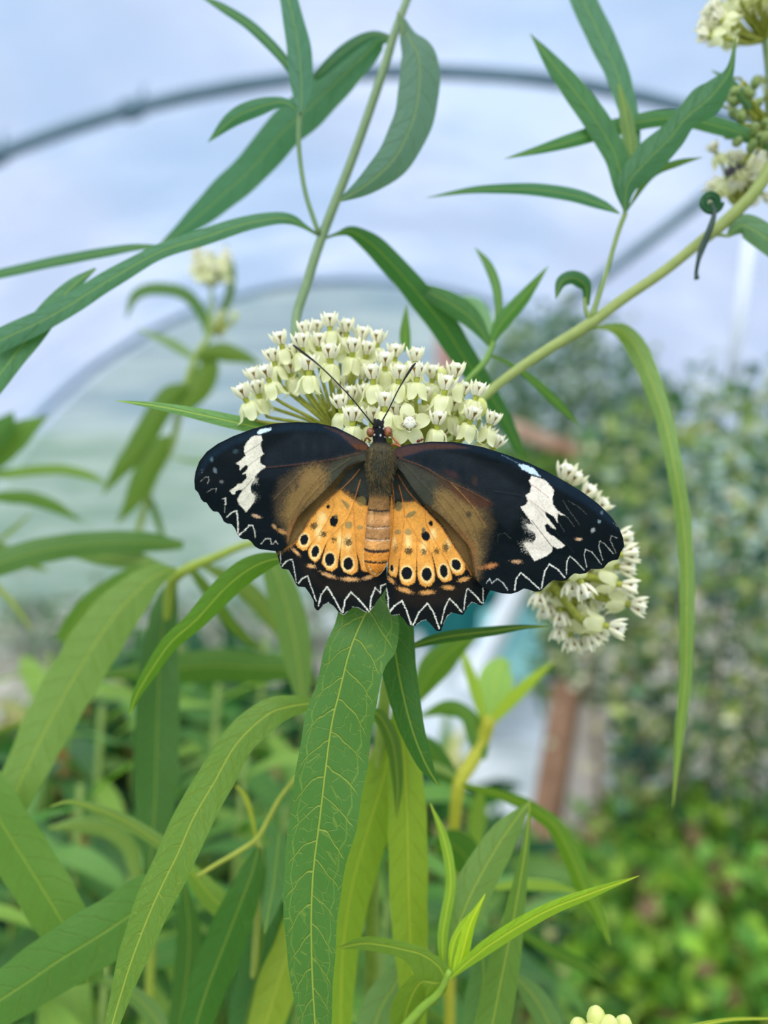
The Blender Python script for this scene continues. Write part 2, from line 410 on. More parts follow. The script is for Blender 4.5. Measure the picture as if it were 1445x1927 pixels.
# ------------------------------------------------------------------ foliage masses (nobody could count their leaves)
def leaf_cloud(name, parent, C, L, W, cols, seed=0, up=0.4, flat=None):
    """C (n,3) centres; one mesh of n lance-shaped leaves with a fold"""
    r = np.random.default_rng(seed); n = len(C)
    d = r.normal(size=(n, 3)); d[:, 2] = d[:, 2]*0.6+up; d /= np.linalg.norm(d, axis=1)[:, None]
    q = r.normal(size=(n, 3)); s = np.cross(d, q); s /= np.linalg.norm(s, axis=1)[:, None]; nn = np.cross(s, d)
    l = L*r.uniform(0.6, 1.3, n)[:, None]; wd = W*r.uniform(0.7, 1.2, n)[:, None]
    C = np.asarray(C)
    st = [(0, 0, 0), (0.25, 0.85, 0.10), (0.55, 1.0, 0.12), (0.8, 0.6, 0.02), (1.0, 0, -0.12)]
    cols = np.array([S(c) for c in cols]); ci = r.integers(0, len(cols), n); cc = cols[ci]*np.concatenate([r.uniform(0.75, 1.2, (n, 1))]*3+[np.ones((n, 1))], 1)
    V = np.zeros((n, 11, 3))
    V[:, 0] = C
    for k in range(1, 4):
        a, b, h = st[k]; mid = C+d*l*a+nn*l*h
        V[:, 3*k-2] = mid-s*wd*0.5*b+nn*wd*0.15; V[:, 3*k-1] = mid; V[:, 3*k] = mid+s*wd*0.5*b+nn*wd*0.15
    V[:, 10] = C+d*l-nn*l*0.12
    fb = [(0, 2, 1), (0, 3, 2)]
    for k in (1, 2):
        a = 3*k-2; fb += [(a, a+1, a+4, a+3), (a+1, a+2, a+5, a+4)]
    fb += [(7, 8, 10), (8, 9, 10)]
    F = []
    for i in range(n):
        o_ = 11*i; F += [tuple(o_+x for x in f) for f in fb]
    colv = np.repeat(cc[:, None, :], 11, axis=1).reshape(-1, 4)
    return mesh_obj(name, V.reshape(-1, 3), F, M_FOLI, parent, attrs={'col': ('FLOAT_COLOR', colv)})

def pix_cloud(n, xr, yf, Dr, seed, topfn=None):
    r = np.random.default_rng(seed); x = r.uniform(xr[0], xr[1], n); D = r.uniform(Dr[0], Dr[1], n)
    y0 = np.array([yf[0](a) if callable(yf[0]) else yf[0] for a in x]); y = y0+(yf[1]-y0)*r.uniform(0, 1, n)
    return at_np(np.stack([x, y], 1), D)
# climbing vine up the right side
ve = empty('climbing_vine', tuple(floor_hit(1400, 1560)), 'dense climbing vine with small pale blossoms covering the right side', 'vine')
top = lambda x: np.interp(x, [960, 1050, 1120, 1200, 1260, 1330, 1400, 1700], [1150, 900, 800, 770, 740, 705, 715, 600])+RNG.normal()*18
C = np.vstack([pix_cloud(3000, (1150, 1660), (top, 1570), (1.9, 2.7), 1), pix_cloud(1100, (1010, 1230), (top, 1330), (2.3, 2.9), 11)])
fo = leaf_cloud('foliage', ve, C, 0.050, 0.028, [(120, 156, 76), (146, 170, 72), (84, 130, 96), (176, 188, 110), (46, 92, 78), (36, 80, 66), (70, 112, 50), (150, 172, 140)], 2); fo['kind'] = 'stuff'
C = pix_cloud(330, (1030, 1640), (lambda x: top(x)+30, 1450), (1.75, 2.4), 3)
fo = leaf_cloud('blossoms', ve, C, 0.026, 0.022, [(222, 214, 170), (206, 200, 150), (226, 224, 190)], 4); fo['kind'] = 'stuff'
for k in range(5):
    x = 1130+k*75
    pxtube('stem', [(x, 1600, 6, 2.1), (x+random.uniform(-20, 20), 1420, 5, 2.1), (x+random.uniform(-30, 30), 1200, 4, 2.15), (x+30, 1000, 3, 2.1)], STEM, ve, col=(120, 104, 84))
# thin shrubs further back, between vine and flower
se = empty('leafy_shrub', tuple(floor_hit(1060, 1330)), 'hazy grey green shrub behind the slanting pipe, right of centre', 'shrub')
top2 = lambda x: np.interp(x, [880, 960, 1060, 1160, 1260], [760, 620, 575, 640, 720])+RNG.normal()*22
C = pix_cloud(1500, (900, 1260), (top2, 930), (3.3, 3.9), 5)
leaf_cloud('foliage', se, C, 0.07, 0.035, [(108, 140, 120), (130, 156, 132), (84, 120, 96), (140, 160, 110)], 6)['kind'] = 'stuff'
pxtube('stem', [(1070, 1250, 4, 3.4), (1065, 1000, 3.5, 3.4), (1060, 760, 3, 3.4)], STEM, se, col=(110, 100, 80))
se = empty('leafy_shrub', tuple(floor_hit(1010, 1330)), 'bright green low shrub just above the right wing tip', 'shrub')
C = pix_cloud(700, (930, 1130), (855, 1000), (2.95, 3.2), 8)
leaf_cloud('foliage', se, C, 0.07, 0.035, [(104, 142, 60), (122, 156, 72), (84, 122, 60)], 9)['kind'] = 'stuff'
pxtube('stem', [(1030, 1280, 4, 3.1), (1035, 1100, 3.5, 3.1), (1040, 920, 3, 3.1)], STEM, se, col=(110, 110, 70))

ve = empty('low_shrubs', tuple(floor_hit(300, 1180)), 'row of low blurred plants along the foot of the end wall at left', 'shrubs')
C = pix_cloud(750, (0, 800), (lambda x: 1120+25*math.sin(x/60)+RNG.normal()*18, 1240), (4.6, 5.4), 51)
leaf_cloud('foliage', ve, C, 0.12, 0.06, [(150, 168, 150), (120, 150, 110), (168, 178, 164), (96, 130, 96), (180, 186, 176)], 52); ve['kind'] = 'stuff'
# bushy plants on the floor, bottom right
GB = 'low bushy plants on the floor at lower right'
spots = [(1000, 1800, 1.55, 0.26, 0.42, 'bushy plant low down, just right of the narrow upright leaves'),
         (1120, 1690, 1.85, 0.28, 0.5, 'bushy plant under the tip of the long bright leaf'),
         (1240, 1600, 2.1, 0.3, 0.5, 'bushy plant at the foot of the vine, left of centre'),
         (1370, 1600, 2.0, 0.3, 0.55, 'bushy plant at the foot of the vine by the right edge'),
         (1290, 1780, 1.6, 0.28, 0.5, 'bushy plant below the end of the long hanging leaf'),
         (1440, 1760, 1.5, 0.28, 0.5, 'bushy plant cut by the right edge near the bottom corner'),
         (1180, 1900, 1.4, 0.25, 0.42, 'bushy plant behind the cream bud cluster at the bottom'),
         (1370, 1930, 1.3, 0.25, 0.42, 'bushy plant in the bottom right corner')]
for i, (px, py, D, rad, hh, lab) in enumerate(spots):
    c = at(px, py, D); b = empty('bushy_plant', (c.x, c.y, 0.0), 'green '+lab, 'plant', GB)
    r = np.random.default_rng(20+i); n = 700
    v = r.normal(size=(n, 3)); v /= np.linalg.norm(v, axis=1)[:, None]; rr = r.uniform(0.45, 1, n)[:, None]**0.5
    topz = c.z+0.10; C = np.array([c.x, c.y, topz-0.17])+v*rr*np.array([rad*0.85, rad*0.85, 0.19])
    leaf_cloud('foliage', b, C, 0.062, 0.034, [(150, 196, 60), (166, 206, 76), (108, 164, 52), (180, 212, 96), (84, 140, 50), (62, 112, 44), (130, 184, 80), (132, 108, 78)], 40+i)['kind'] = 'stuff'
    V, F = tube_geo([(c.x, c.y, 0), (c.x+0.01, c.y, topz*0.5), (c.x, c.y+0.01, topz-0.12)], [0.007, 0.006, 0.004], 8)
    mesh_obj('stem', V, F, STEM, b, col=(116, 130, 60))

# ------------------------------------------------------------------ milkweed: leaves, stems, flower heads
def leaf(parent, nodes, col, fold=0.25, tilt=0.0, wave=0.05, nu=11, name='leaf', seed=None, veins=0.42):
    """nodes (px, py, half width left px, half width right px, D). Width falls to zero where the node says so"""
    r = random.Random(seed if seed is not None else nodes[0][0]*7+nodes[0][1])
    N = catmull(nodes, max(18, 9*(len(nodes)-1)))
    n = len(N); t = np.gradient(N[:, :2], axis=0); t /= (np.linalg.norm(t, axis=1)[:, None]+1e-9)
    nrm = np.stack([-t[:, 1], t[:, 0]], 1)
    P3 = at_np(N[:, :2], N[:, 4]); al = np.concatenate([[0], np.cumsum(np.linalg.norm(np.diff(P3, axis=0), axis=1))])*100
    ph1, ph2 = r.uniform(0, 6), r.uniform(0, 6)
    V = []; A = []
    for j in range(n):
        wl, wr = max(N[j, 2], 0.1), max(N[j, 3], 0.1); D = N[j, 4]
        for i in range(nu):
            u = -1+2*i/(nu-1); wpx = wl if u < 0 else wr
            wob = 1+0.02*math.sin(al[j]*5+ph1+(2 if u < 0 else 0))
            p = N[j, :2]+nrm[j]*u*wpx*wob
            wm = wpx*D/FPX
            dd = fold*wm*abs(u)**1.3 + tilt*wm*u + wave*wm*math.sin(al[j]*2.3+ph2+u*1.5)*abs(u)**1.5
            V.append(p.tolist()+[D+dd]); A.append((u, al[j], u*wm*100))
    V = np.array(V); W = at_np(V[:, :2], V[:, 2])
    low = np.mean([q[1] for q in nodes]) > 1000; yel = col[0]/col[1]
    if low and veins == 0.42: veins = 0.56
    if veins >= 1.0: f = (1.06, 0.96, 0.82)
    elif yel > 0.755: f = (1.04, 1.0, 0.85) if low else (1.0, 1.0, 0.95)
    elif low: f = (0.93, 0.87, 0.70)
    else: f = (1.06, 0.95, 0.96) if yel < 0.7 else (0.97, 1.0, 1.0)
    col = tuple(a*b for a, b in zip(col, f))
    o = mesh_obj(name, W, grid_faces(n, nu), LEAF, parent, attrs={'lf': ('FLOAT_VECTOR', A)}, col=col); o.color[3] = veins
    return o
def LS(parent, pts, wid, D, col, fold=0.25, tilt=0.0, **kw):
    """symmetrical leaf: pts (px,py), wid full widths, D scalar or list"""
    k = len(pts); Ds = D if isinstance(D, (list, tuple)) else [D]*k
    if len(Ds) == 2 and k > 2: Ds = list(np.linspace(Ds[0], Ds[1], k))
    return leaf(parent, [(p[0], p[1], w_/2, w_/2, d) for p, w_, d in zip(pts, wid, Ds)], col, fold, tilt, **kw)
def stem(parent, pts, wid, D, col=(140, 155, 90), name='stem'):
    k = len(pts); Ds = D if isinstance(D, (list, tuple)) else [D]*k
    if len(Ds) == 2 and k > 2: Ds = list(np.linspace(Ds[0], Ds[1], k))
    ws = wid if isinstance(wid, (list, tuple)) else [wid]*k
    if len(ws) == 2 and k > 2: ws = list(np.linspace(ws[0], ws[1], k))
    return pxtube(name, [(p[0], p[1], w_/2, d) for p, w_, d in zip(pts, ws, Ds)], STEM, parent, col=col)

# floret meshes (millimetre layout, +Z along the floret)
def floret_mesh(kind, seed):
    r = random.Random(seed); V = []; F = []; MI = []
    def add(v, f, m):
        o_ = len(V); V.extend(v); F.extend([tuple(o_+i for i in q) for q in f]); MI.extend([m]*len(f))
    def lathe(prof, m, n=14):
        v = [(r_*math.cos(2*PI*k/n), r_*math.sin(2*PI*k/n), z) for r_, z in prof for k in range(n)]
        add(v, grid_faces(len(prof), n, True), m)
    if kind in ('bud', 'gbud'):
        lathe([(0.0, -0.2), (0.5, 0.0), (0.95, 0.7), (1.1, 1.5), (0.9, 2.3), (0.45, 2.8), (0.0, 3.0)], 5 if kind == 'bud' else 6)
        return V, F, MI
    lathe([(0.32, -0.6), (0.42, 0.0), (0.52, 0.5), (0.5, 1.0)], 3)
    lathe([(0.5, 0.95), (0.72, 1.25), (0.80, 1.9), (0.84, 2.4)], 2)
    lathe([(0.86, 2.38), (0.98, 2.45), (0.95, 2.8), (0.65, 3.1), (0.25, 3.2), (0.0, 3.18)], 1)
    # five hoods and horns
    for k in range(5):
        a = 2*PI*k/5+r.uniform(-0.06, 0.06); ca, sa = math.cos(a), math.sin(a)
        ns, nt = 11, 9; v = []; lean = r.uniform(0.85, 1.2)
        for j in range(ns):
            s = j/(ns-1)
            rc = 0.66+1.05*lean*s**1.1; z = 0.95+2.55*s
            hw = 0.55*(min(1, (s+0.15)*2.2))**0.6*(1-s**2.8)**0.8+0.015
            for i in range(nt):
                t_ = -1+2*i/(nt-1)
                bulge = (1-t_*t_)*0.42*math.sin(PI*min(1, s*0.9+0.12))
                rr = rc+bulge-0.2*abs(t_)**2*(1-s)
                tt = hw*t_*(1-0.1*t_*t_)
                v.append((rr*ca-tt*sa, rr*sa+tt*ca, z+0.12*(1-t_*t_)*s-(0.0 if s < 0.6 else 0)))
        add(v, grid_faces(ns, nt), 0)
        # inner lining so a hood reads as a thick scoop
        v2 = [((x*0.93+0.0), (y*0.93), zz-0.03) for x, y, zz in v]
        add(v2, [tuple(reversed(q)) for q in grid_faces(ns, nt)], 0)
        hp = [Vector((rr*ca, rr*sa, zz)) for rr, zz in ((0.9, 1.3), (1.1, 2.1), (1.0, 2.7), (0.6, 3.15), (0.2, 3.22))]
        hv, hf = tube_geo(hp, [0.13, 0.13, 0.12, 0.09, 0.05], 6); add(hv, hf, 0)
    # five petals
    for k in range(5):
        a = 2*PI*(k+0.5)/5+r.uniform(-0.1, 0.1); ca, sa = math.cos(a), math.sin(a)
        if kind == 'open': path = [(0.4, 0.1), (1.2, 0.35), (2.2, 0.5), (3.1, 0.3), (3.9, -0.1)]
        else:
            c = r.uniform(0.8, 1.25)
            path = [(0.4, 0.0), (1.05, -0.15), (1.5*c, -0.9), (1.7*c, -1.9), (2.1*c, -2.7), (2.75*c, -2.95)]
        Pp = catmull([(x, y) for x, y in path], 11); wmax = 1.22 if kind == 'open' else 1.05
        v = []
        for j in range(11):
            s = j/10; hw = wmax*(0.28+0.72*math.sin(PI*min(1, s*0.62+0.2)))*(1-s**5)**0.6+0.01
            for i in range(7):
                t_ = -1+2*i/6; cup = 0.22*t_*t_*(1 if kind == 'open' else -1)
                rr = Pp[j, 0]-(0.0 if kind == 'open' else 0.28*t_*t_); z = Pp[j, 1]+(cup if kind == 'open' else 0.1*t_*t_)
                v.append((rr*ca-hw*t_*sa, rr*sa+hw*t_*ca, z))
        add(v, grid_faces(11, 7), 4)
    return V, F, MI
FLM = {}
FMATS = [M_HOOD, M_CAP, M_SLOT, M_NECK, M_PETAL, M_BUD, M_GBUD]
def get_floret(kind, i):
    key = (kind, i)
    if key not in FLM:
        V, F, MI = floret_mesh(kind, hash(kind == 'open')*31+i)
        me = bpy.data.meshes.new('bud' if 'bud' in kind else 'floret'); me.from_pydata([(x*1e-3, y*1e-3, z*1e-3) for x, y, z in V], [], F)
        for m in FMATS: me.materials.append(m)
        me.polygons.foreach_set('material_index', MI); me.polygons.foreach_set('use_smooth', [True]*len(F)); me.update()
        FLM[key] = me
    return FLM[key]
CAMR = CM.to_3x3()
def cam_dir(x, y, z):   # x right, y up in the picture, z towards the camera
    return (CAMR @ Vector((x, y, z))).normalized()
def umbel(plant, ctr, items, scale=1.0, pedw=1.0, name='flower_cluster', label=None):
    """ctr (px,py,D); items (px,py,D,kind,(dx,dy,dz)) the crown centre of each floret"""
    c = at(*ctr)
    u = bpy.data.objects.new(name, None); u.empty_display_size = 0.005; u.location = c-wloc(plant); link(u, plant)
    if label: u['label'] = label
    for k, (px, py, D, kind, dr) in enumerate(items):
        ax = cam_dir(*dr); crown = at(px, py, D)
        sc = scale*random.uniform(0.93, 1.07)
        base = crown-ax*0.0020*sc if kind != 'open' else crown-ax*0.001
        o = bpy.data.objects.new('bud' if 'bud' in kind else 'floret', get_floret(kind, k % 6))
        q = ax.to_track_quat('Z', 'Y').to_matrix().to_4x4() @ Matrix.Rotation(random.uniform(0, 6.28) if kind != 'open' else PI/2-PI/5, 4, 'Z')
        o.matrix_local = Matrix.Translation(base-c) @ q @ Matrix.Diagonal((sc, sc, sc, 1)); link(o, u)
        L = (base-c).length; m1 = c+(base-c)*0.4-Vector((0, 0, 1))*L*0.06; m2 = base-ax*0.2*L
        P = [c, m1, m2, base-ax*0.0003]; N = catmull([tuple(p) for p in P], 10)
        V, F = tube_geo(N, list(np.linspace(0.00042, 0.00034, 10)*pedw), 7, False)
        mesh_obj('pedicel', V, F, M_PED, u)
    return u

# ---- main plant: carries the two flower heads under the butterfly, both tall branches and the leaves below
main = empty('milkweed_plant', tuple(at(760, 1700, 0.185)), 'main milkweed plant whose white flower head carries the butterfly', 'plant')
main.location = main.location
G1, G2, G3 = (58, 128, 92), (70, 138, 88), (96, 158, 96)
gs = (128, 148, 96)
# trunk hidden behind the front leaf, down to the floor
pf = at(745, 1300, 0.185)
V, F = tube_geo([at(800, 900, 0.178), at(765, 1050, 0.182), at(725, 1300, 0.19), at(700, 1600, 0.2), at(700, 1980, 0.21), Vector((pf.x, pf.y+0.03, 0.5)), Vector((pf.x, pf.y+0.05, 0.0))], [0.0011, 0.0013, 0.0015, 0.0017, 0.0020, 0.004, 0.005], 12)
mesh_obj('stem', V, F, STEM, main, col=(132, 158, 60))
# left tall branch
stem(main, [(790, -60), (762, 10), (740, 70), (722, 130), (670, 280), (606, 445), (577, 535), (556, 612), (570, 720), (640, 830)], [13, 14, 16, 17, 17, 18, 18, 18, 16, 14], [0.205, 0.203, 0.202, 0.20, 0.198, 0.195, 0.193, 0.19, 0.185, 0.18], (120, 146, 104))
LS(main, [(742, 78), (716, 74), (685, 105), (590, 195), (530, 250), (480, 310), (415, 370), (352, 425), (303, 457)], [6, 26, 48, 74, 72, 66, 58, 34, 2], [0.202, 0.225], (60, 130, 90), 0.2, 0.35)
LS(main, [(744, 72), (700, 66), (650, 95), (600, 140), (590, 150)], [4, 16, 26, 18, 2], [0.202, 0.207], (52, 118, 84), 0.2)
LS(main, [(759, 36), (768, 70), (788, 110), (787, 180), (772, 240), (740, 300), (692, 345), (632, 382)], [8, 34, 70, 77, 74, 66, 42, 1], [0.199, 0.184], (84, 136, 116), 0.3, -0.3)
LS(main, [(747, 22), (757, 50), (756, 85)], [2, 14, 3], 0.197, (96, 145, 118), 0.2)
stem(main, [(565, 205), (562, 270), (574, 360), (600, 440)], [11, 9, 9, 10], [0.19, 0.194], (120, 150, 104), 'petiole')
LS(main, [(562, 208), (532, 192), (482, 203), (435, 226), (391, 268)], [4, 18, 34, 30, 1], [0.19, 0.196], (62, 132, 92), 0.25)
LS(main, [(566, 212), (567, 160), (562, 90), (548, 20), (536, -30)], [10, 42, 46, 36, 30], [0.189, 0.196], (66, 134, 104), 0.2, 0.2)
LS(main, [(560, 175), (552, 140), (520, 96), (470, 48), (420, 15), (380, -6)], [12, 14, 20, 20, 16, 4], [0.192, 0.2], (62, 130, 88))
LS(main, [(598, 442), (572, 426), (548, 413), (515, 411), (450, 424), (385, 446), (300, 474), (200, 530), (100, 592), (-20, 650)], [5, 10, 20, 24, 30, 32, 30, 38, 42, 46], [0.195, 0.18], (70, 136, 96), 0.3, 0.3)
LS(main, [(305, 463), (250, 466), (190, 476), (100, 493), (-20, 520)], [4, 14, 19, 20, 18], [0.2, 0.21], (78, 142, 104))
LS(main, [(180, 505), (140, 535), (108, 570), (60, 628), (18, 680), (-20, 730)], [4, 26, 40, 48, 48, 46], [0.188, 0.18], (74, 138, 92), 0.3, 0.2)
LS(main, [(608, 450), (636, 440), (662, 436), (698, 458), (735, 494), (770, 533), (805, 575), (840, 620), (868, 665), (900, 712), (942, 775), (972, 835), (992, 870)], [4, 8, 22, 38, 44, 46, 50, 52, 48, 40, 30, 20, 2], [0.195, 0.215], (56, 120, 60), 0.25, 0.35)
# right branch
stem(main, [(1500, 220), (1445, 322), (1417, 365), (1367, 415), (1312, 460), (1247, 512), (1172, 563), (1107, 611), (1032, 657), (972, 697), (920, 738), (860, 800), (800, 900)], [24, 24, 24, 24, 21, 20, 20, 22, 20, 19, 18, 16, 14], [0.195, 0.195, 0.195, 0.196, 0.196, 0.195, 0.194, 0.192, 0.19, 0.188, 0.186, 0.182, 0.178], (150, 164, 92))
stem(main, [(1177, 400), (1162, 440), (1140, 515), (1112, 600)], [10, 9, 9, 12], [0.19, 0.192], (136, 158, 92))
LS(main, [(1178, 398), (1172, 360), (1157, 290), (1110, 210), (1050, 132), (997, 63)], [8, 30, 46, 50, 36, 1], [0.19, 0.196], (62, 130, 76), 0.25, 0.1)
LS(main, [(1175, 398), (1182, 345), (1220, 300), (1262, 258), (1290, 222), (1326, 192), (1352, 165), (1374, 130), (1385, 68)], [6, 40, 62, 52, 46, 62, 44, 16, 1], [0.189, 0.184], (62, 128, 82), 0.3, -0.2)
LS(main, [(1166, 402), (1130, 384), (1072, 366), (997, 356), (897, 357), (802, 372)], [3, 20, 26, 23, 14, 1], [0.19, 0.198], (62, 132, 88), 0.2)
LS(main, [(1196, 300), (1186, 225), (1160, 135), (1128, 65), (1090, -15)], [20, 34, 46, 52, 48], [0.196, 0.205], (72, 138, 104), 0.2)
LS(main, [(1196, 330), (1186, 270), (1176, 210), (1163, 158)], [14, 28, 24, 2], 0.1935, (110, 158, 92))
LS(main, [(1180, 395), (1225, 330), (1275, 307), (1322, 296)], [3, 14, 13, 1], 0.194, (76, 138, 70))
stem(main, [(1112, 604), (1103, 585), (1100, 560)], [10, 8, 6], 0.192, (136, 158, 84), 'petiole')
LS(main, [(1104, 575), (1104, 545), (1095, 530), (1075, 522), (1055, 532), (1046, 562)], [10, 18, 28, 26, 20, 2], [0.192, 0.187], (48, 112, 60), 0.5)
LS(main, [(1110, 617), (1140, 616), (1168, 622), (1198, 655), (1224, 713), (1250, 789), (1270, 883), (1285, 977), (1292, 1072), (1292, 1166), (1290, 1272), (1279, 1379), (1266, 1520)], [4, 10, 30, 40, 38, 33, 31, 30, 29, 29, 25, 19, 1], [0.19, 0.2, 0.205, 0.205, 0.2, 0.195, 0.19, 0.19, 0.19, 0.19, 0.192, 0.195, 0.2], (128, 160, 92), 0.5, 0.3)
LS(main, [(1368, 445), (1395, 424), (1430, 440), (1475, 478), (1520, 540)], [5, 40, 52, 50, 40], [0.196, 0.19], (92, 146, 104), 0.25)
stem(main, [(1318, 448), (1345, 442), (1372, 444)], [6, 7, 6], 0.196, (136, 158, 92), 'petiole')
# rolled leaf (a green spiral seen end on) and its withered hanging tip
def spiral():
    V = []; n = 60
    for j in range(n):
        a = j/(n-1)*2*PI*2.4; R = 21-16*j/(n-1)
        for D in (0.186, 0.1875, 0.189): V.append(tuple(at(1338+R*math.cos(a), 380+R*math.sin(a), D+0.0002*math.sin(a))))
    A = [((i % 3)-1, (i//3)*0.05, ((i % 3)-1)*0.15) for i in range(3*n)]
    o = mesh_obj('rolled_leaf', V, grid_faces(n, 3), LEAF, main, attrs={'lf': ('FLOAT_VECTOR', A)}, col=(44, 104, 62))
    s = o.modifiers.new('t', 'SOLIDIFY'); s.thickness = 0.0011; s.offset = 0
    o['label'] = 'dark green leaf rolled into a ring'
    pxtube('withered_tip', [(1338, 383, 3, 0.1865), (1344, 400, 4, 0.186), (1336, 430, 6, 0.186), (1320, 470, 6, 0.187), (1314, 490, 4, 0.187), (1310, 512, 3.5, 0.188), (1311, 525, 5, 0.188)], STEM, main, col=(52, 74, 66))['label'] = 'withered dark strip hanging from the rolled leaf'
spiral()
# side shoot right of centre
stem(main, [(928, 645), (912, 680), (880, 715), (840, 760), (800, 830)], [10, 11, 10, 9, 9], [0.2, 0.185], (112, 150, 60))
LS(main, [(926, 655), (890, 602), (850, 572), (812, 552), (780, 533)], [6, 36, 42, 30, 2], [0.2, 0.205], (58, 122, 56), 0.25)
LS(main, [(922, 650), (936, 620), (955, 594), (988, 556), (1032, 500)], [6, 24, 30, 24, 1], [0.2, 0.2], (74, 140, 58), 0.25)
LS(main, [(930, 640), (938, 590), (934, 540), (917, 497), (893, 465)], [6, 14, 18, 16, 1], [0.201, 0.21], (84, 146, 78))
LS(main, [(922, 645), (918, 605), (895, 572), (848, 556)], [6, 20, 24, 2], [0.25, 0.27], (120, 164, 120))
LS(main, [(922, 668), (968, 690), (1013, 725), (1055, 765), (1090, 802)], [6, 9, 16, 16, 1], [0.2, 0.21], (74, 136, 56))
LS(main, [(764, 660), (762, 625), (765, 572)], [18, 20, 1], 0.2, (88, 148, 56))
# left sharp leaf under the flowers
LS(main, [(560, 822), (500, 808), (440, 794), (368, 778), (291, 763), (218, 754)], [18, 24, 27, 22, 13, 1], [0.166, 0.158], (104, 164, 92), 0.35, 0.5)
# leaves below the butterfly
leaf(main, [(722, 1090, 6, 6, 0.166), (705, 1115, 36, 36, 0.163), (690, 1150, 68, 52, 0.1585), (669, 1195, 80, 44, 0.156), (655, 1235, 74, 46, 0.155), (639, 1300, 72, 46, 0.1545), (622, 1375, 78, 52, 0.154), (603, 1529, 72, 56, 0.153), (588, 1658, 56, 54, 0.153), (586, 1787, 45, 47, 0.153), (592, 1915, 32, 32, 0.154), (600, 1990, 22, 22, 0.155)], (76, 134, 68), 0.12, 0.1, wave=0.10, nu=15, veins=1.0)
leaf(main, [(722, 1110, 10, 10, 0.172), (735, 1160, 38, 32, 0.170), (742, 1215, 38, 33, 0.167), (755, 1290, 32, 30, 0.166), (775, 1370, 24, 24, 0.165), (800, 1435, 14, 16, 0.165), (826, 1480, 1, 1, 0.166)], (62, 126, 58), 0.2, 0.3, veins=0.7)
LS(main, [(765, 1222), (800, 1208), (850, 1197), (930, 1187), (985, 1180), (1032, 1179)], [3, 17, 22, 18, 9, 1], [0.178, 0.172], (60, 118, 44), 0.3)
LS(main, [(748, 1300), (756, 1370), (762, 1450), (766, 1530), (768, 1620), (770, 1720), (776, 1830), (782, 1950)], [16, 44, 64, 72, 74, 70, 58, 40], [0.192, 0.184], (136, 170, 54), 0.2, 0.1)
LS(main, [(690, 1340), (716, 1356), (732, 1400), (722, 1460), (692, 1560), (662, 1670), (645, 1790), (640, 1940)], [6, 22, 50, 72, 84, 78, 60, 40], [0.19, 0.196], (128, 166, 48), 0.2, 0.2)
LS(main, [(684, 1338), (712, 1345), (738, 1395), (748, 1470), (746, 1540)], [4, 22, 28, 20, 2], [0.188, 0.186], (90, 140, 44), 0.3)

# flower heads of the main plant
it = []
UP = (0.0, 1.0, 0.15)
L1 = [(620, 603, .168, -.05), (573, 618, .168, -.1), (526, 637, .166, -.25), (652, 613, .17, 0), (680, 628, .171, .05), (711, 634, .17, .1), (566, 641, .164, -.1), (663, 650, .163, 0), (622, 661, .161, .05), (512, 669, .166, -.25),
      (500, 700, .162, -.35), (581, 684, .158, 0), (456, 737, .162, -.4), (484, 729, .166, -.2), (600, 640, .168, 0), (595, 615, .172, 0), (550, 660, .168, -.1), (690, 655, .168, .1), (640, 630, .172, 0), (478, 705, .168, -.3), (545, 690, .167, -.2)]
for x, y, d, l in L1: it.append((x, y, d, 'ref', (l, 1.0, random.uniform(.1, .35))))
umbel(main, (632, 812, 0.1685), it, 1.2)
it = []
L2 = [(724, 676, .162, 0), (744, 660, .166, .05), (782, 668, .163, .05), (701, 700, .159, -.05), (751, 700, .158, .05), (785, 697, .158, .05), (857, 697, .162, .1), (840, 721, .158, .2), (900, 733, .160, .3), (873, 731, .164, .2), (639, 756, .156, -.15), (663, 780, .153, 0),
      (724, 752, .1535, 0), (824, 787, .1545, .1), (889, 778, .157, .25), (927, 788, .162, .35), (770, 735, .162, .1), (800, 740, .163, .1), (690, 735, .162, 0), (680, 700, .166, 0), (815, 700, .168, .1), (917, 815, .163, .4), (868, 815, .161, .2), (850, 760, .163, .1), (935, 830, .164, .5),
      (715, 715, .166, 0), (765, 715, .166, 0), (660, 740, .163, 0), (700, 780, .160, 0), (745, 770, .160, 0), (640, 720, .166, -.1)]
for x, y, d, l in L2: it.append((x, y, d, 'ref', (l, 1.0, random.uniform(.1, .4))))
it.append((769, 800, .1535, 'open', (0.05, 0.12, 1.0)))
for x, y, d in ((830, 700, .168), (862, 735, .168), (905, 760, .166), (812, 745, .167), (770, 690, .168), (660, 700, .168), (735, 730, .168), (800, 770, .164), (860, 790, .166), (680, 765, .165)): it.append((x, y, d, 'bud', (0.05, 1, 0.3)))
umbel(main, (790, 862, 0.1665), it, 1.2)
it = []
L3 = [(1065, 888, .176, .2, .9), (1082, 900, .178, .4, .8), (1108, 925, .178, .5, .7), (1132, 950, .18, .6, .6), (1176, 1012, .182, 1, .2), (1186, 1042, .178, 1, .12), (1180, 1068, .18, 1, -.1), (1184, 1104, .178, 1, -.25), (1165, 1120, .184, 1, -.3), (1100, 1112, .172, .3, -.9), (1075, 1108, .176, -.1, -.9), (1160, 1182, .178, 1, -.2), (1118, 1205, .182, .5, -.7),
      (1130, 1190, .184, .4, -.6), (1052, 1192, .184, -.2, -.9), (1075, 1212, .186, 0, -1), (1100, 1210, .188, .2, -.9), (1040, 1120, .184, 0, -1), (1090, 1160, .19, .3, -.8), (1140, 1090, .186, .8, -.2), (1120, 1140, .188, .5, -.5), (1150, 1060, .186, 1, 0), (1020, 1105, .184, -.2, -1), (1028, 1150, .184, -.1, -1), (1012, 1130, .180, -.2, -1), (1056, 1165, .182, 0, -1), (1200, 1140, .181, 1, -.2), (1060, 1080, .188, .1, -.8), (1110, 1075, .186, .4, -.4)]
for x, y, d, dx, dy in L3: it.append((x, y, d, 'ref', (dx, dy, 0.35)))
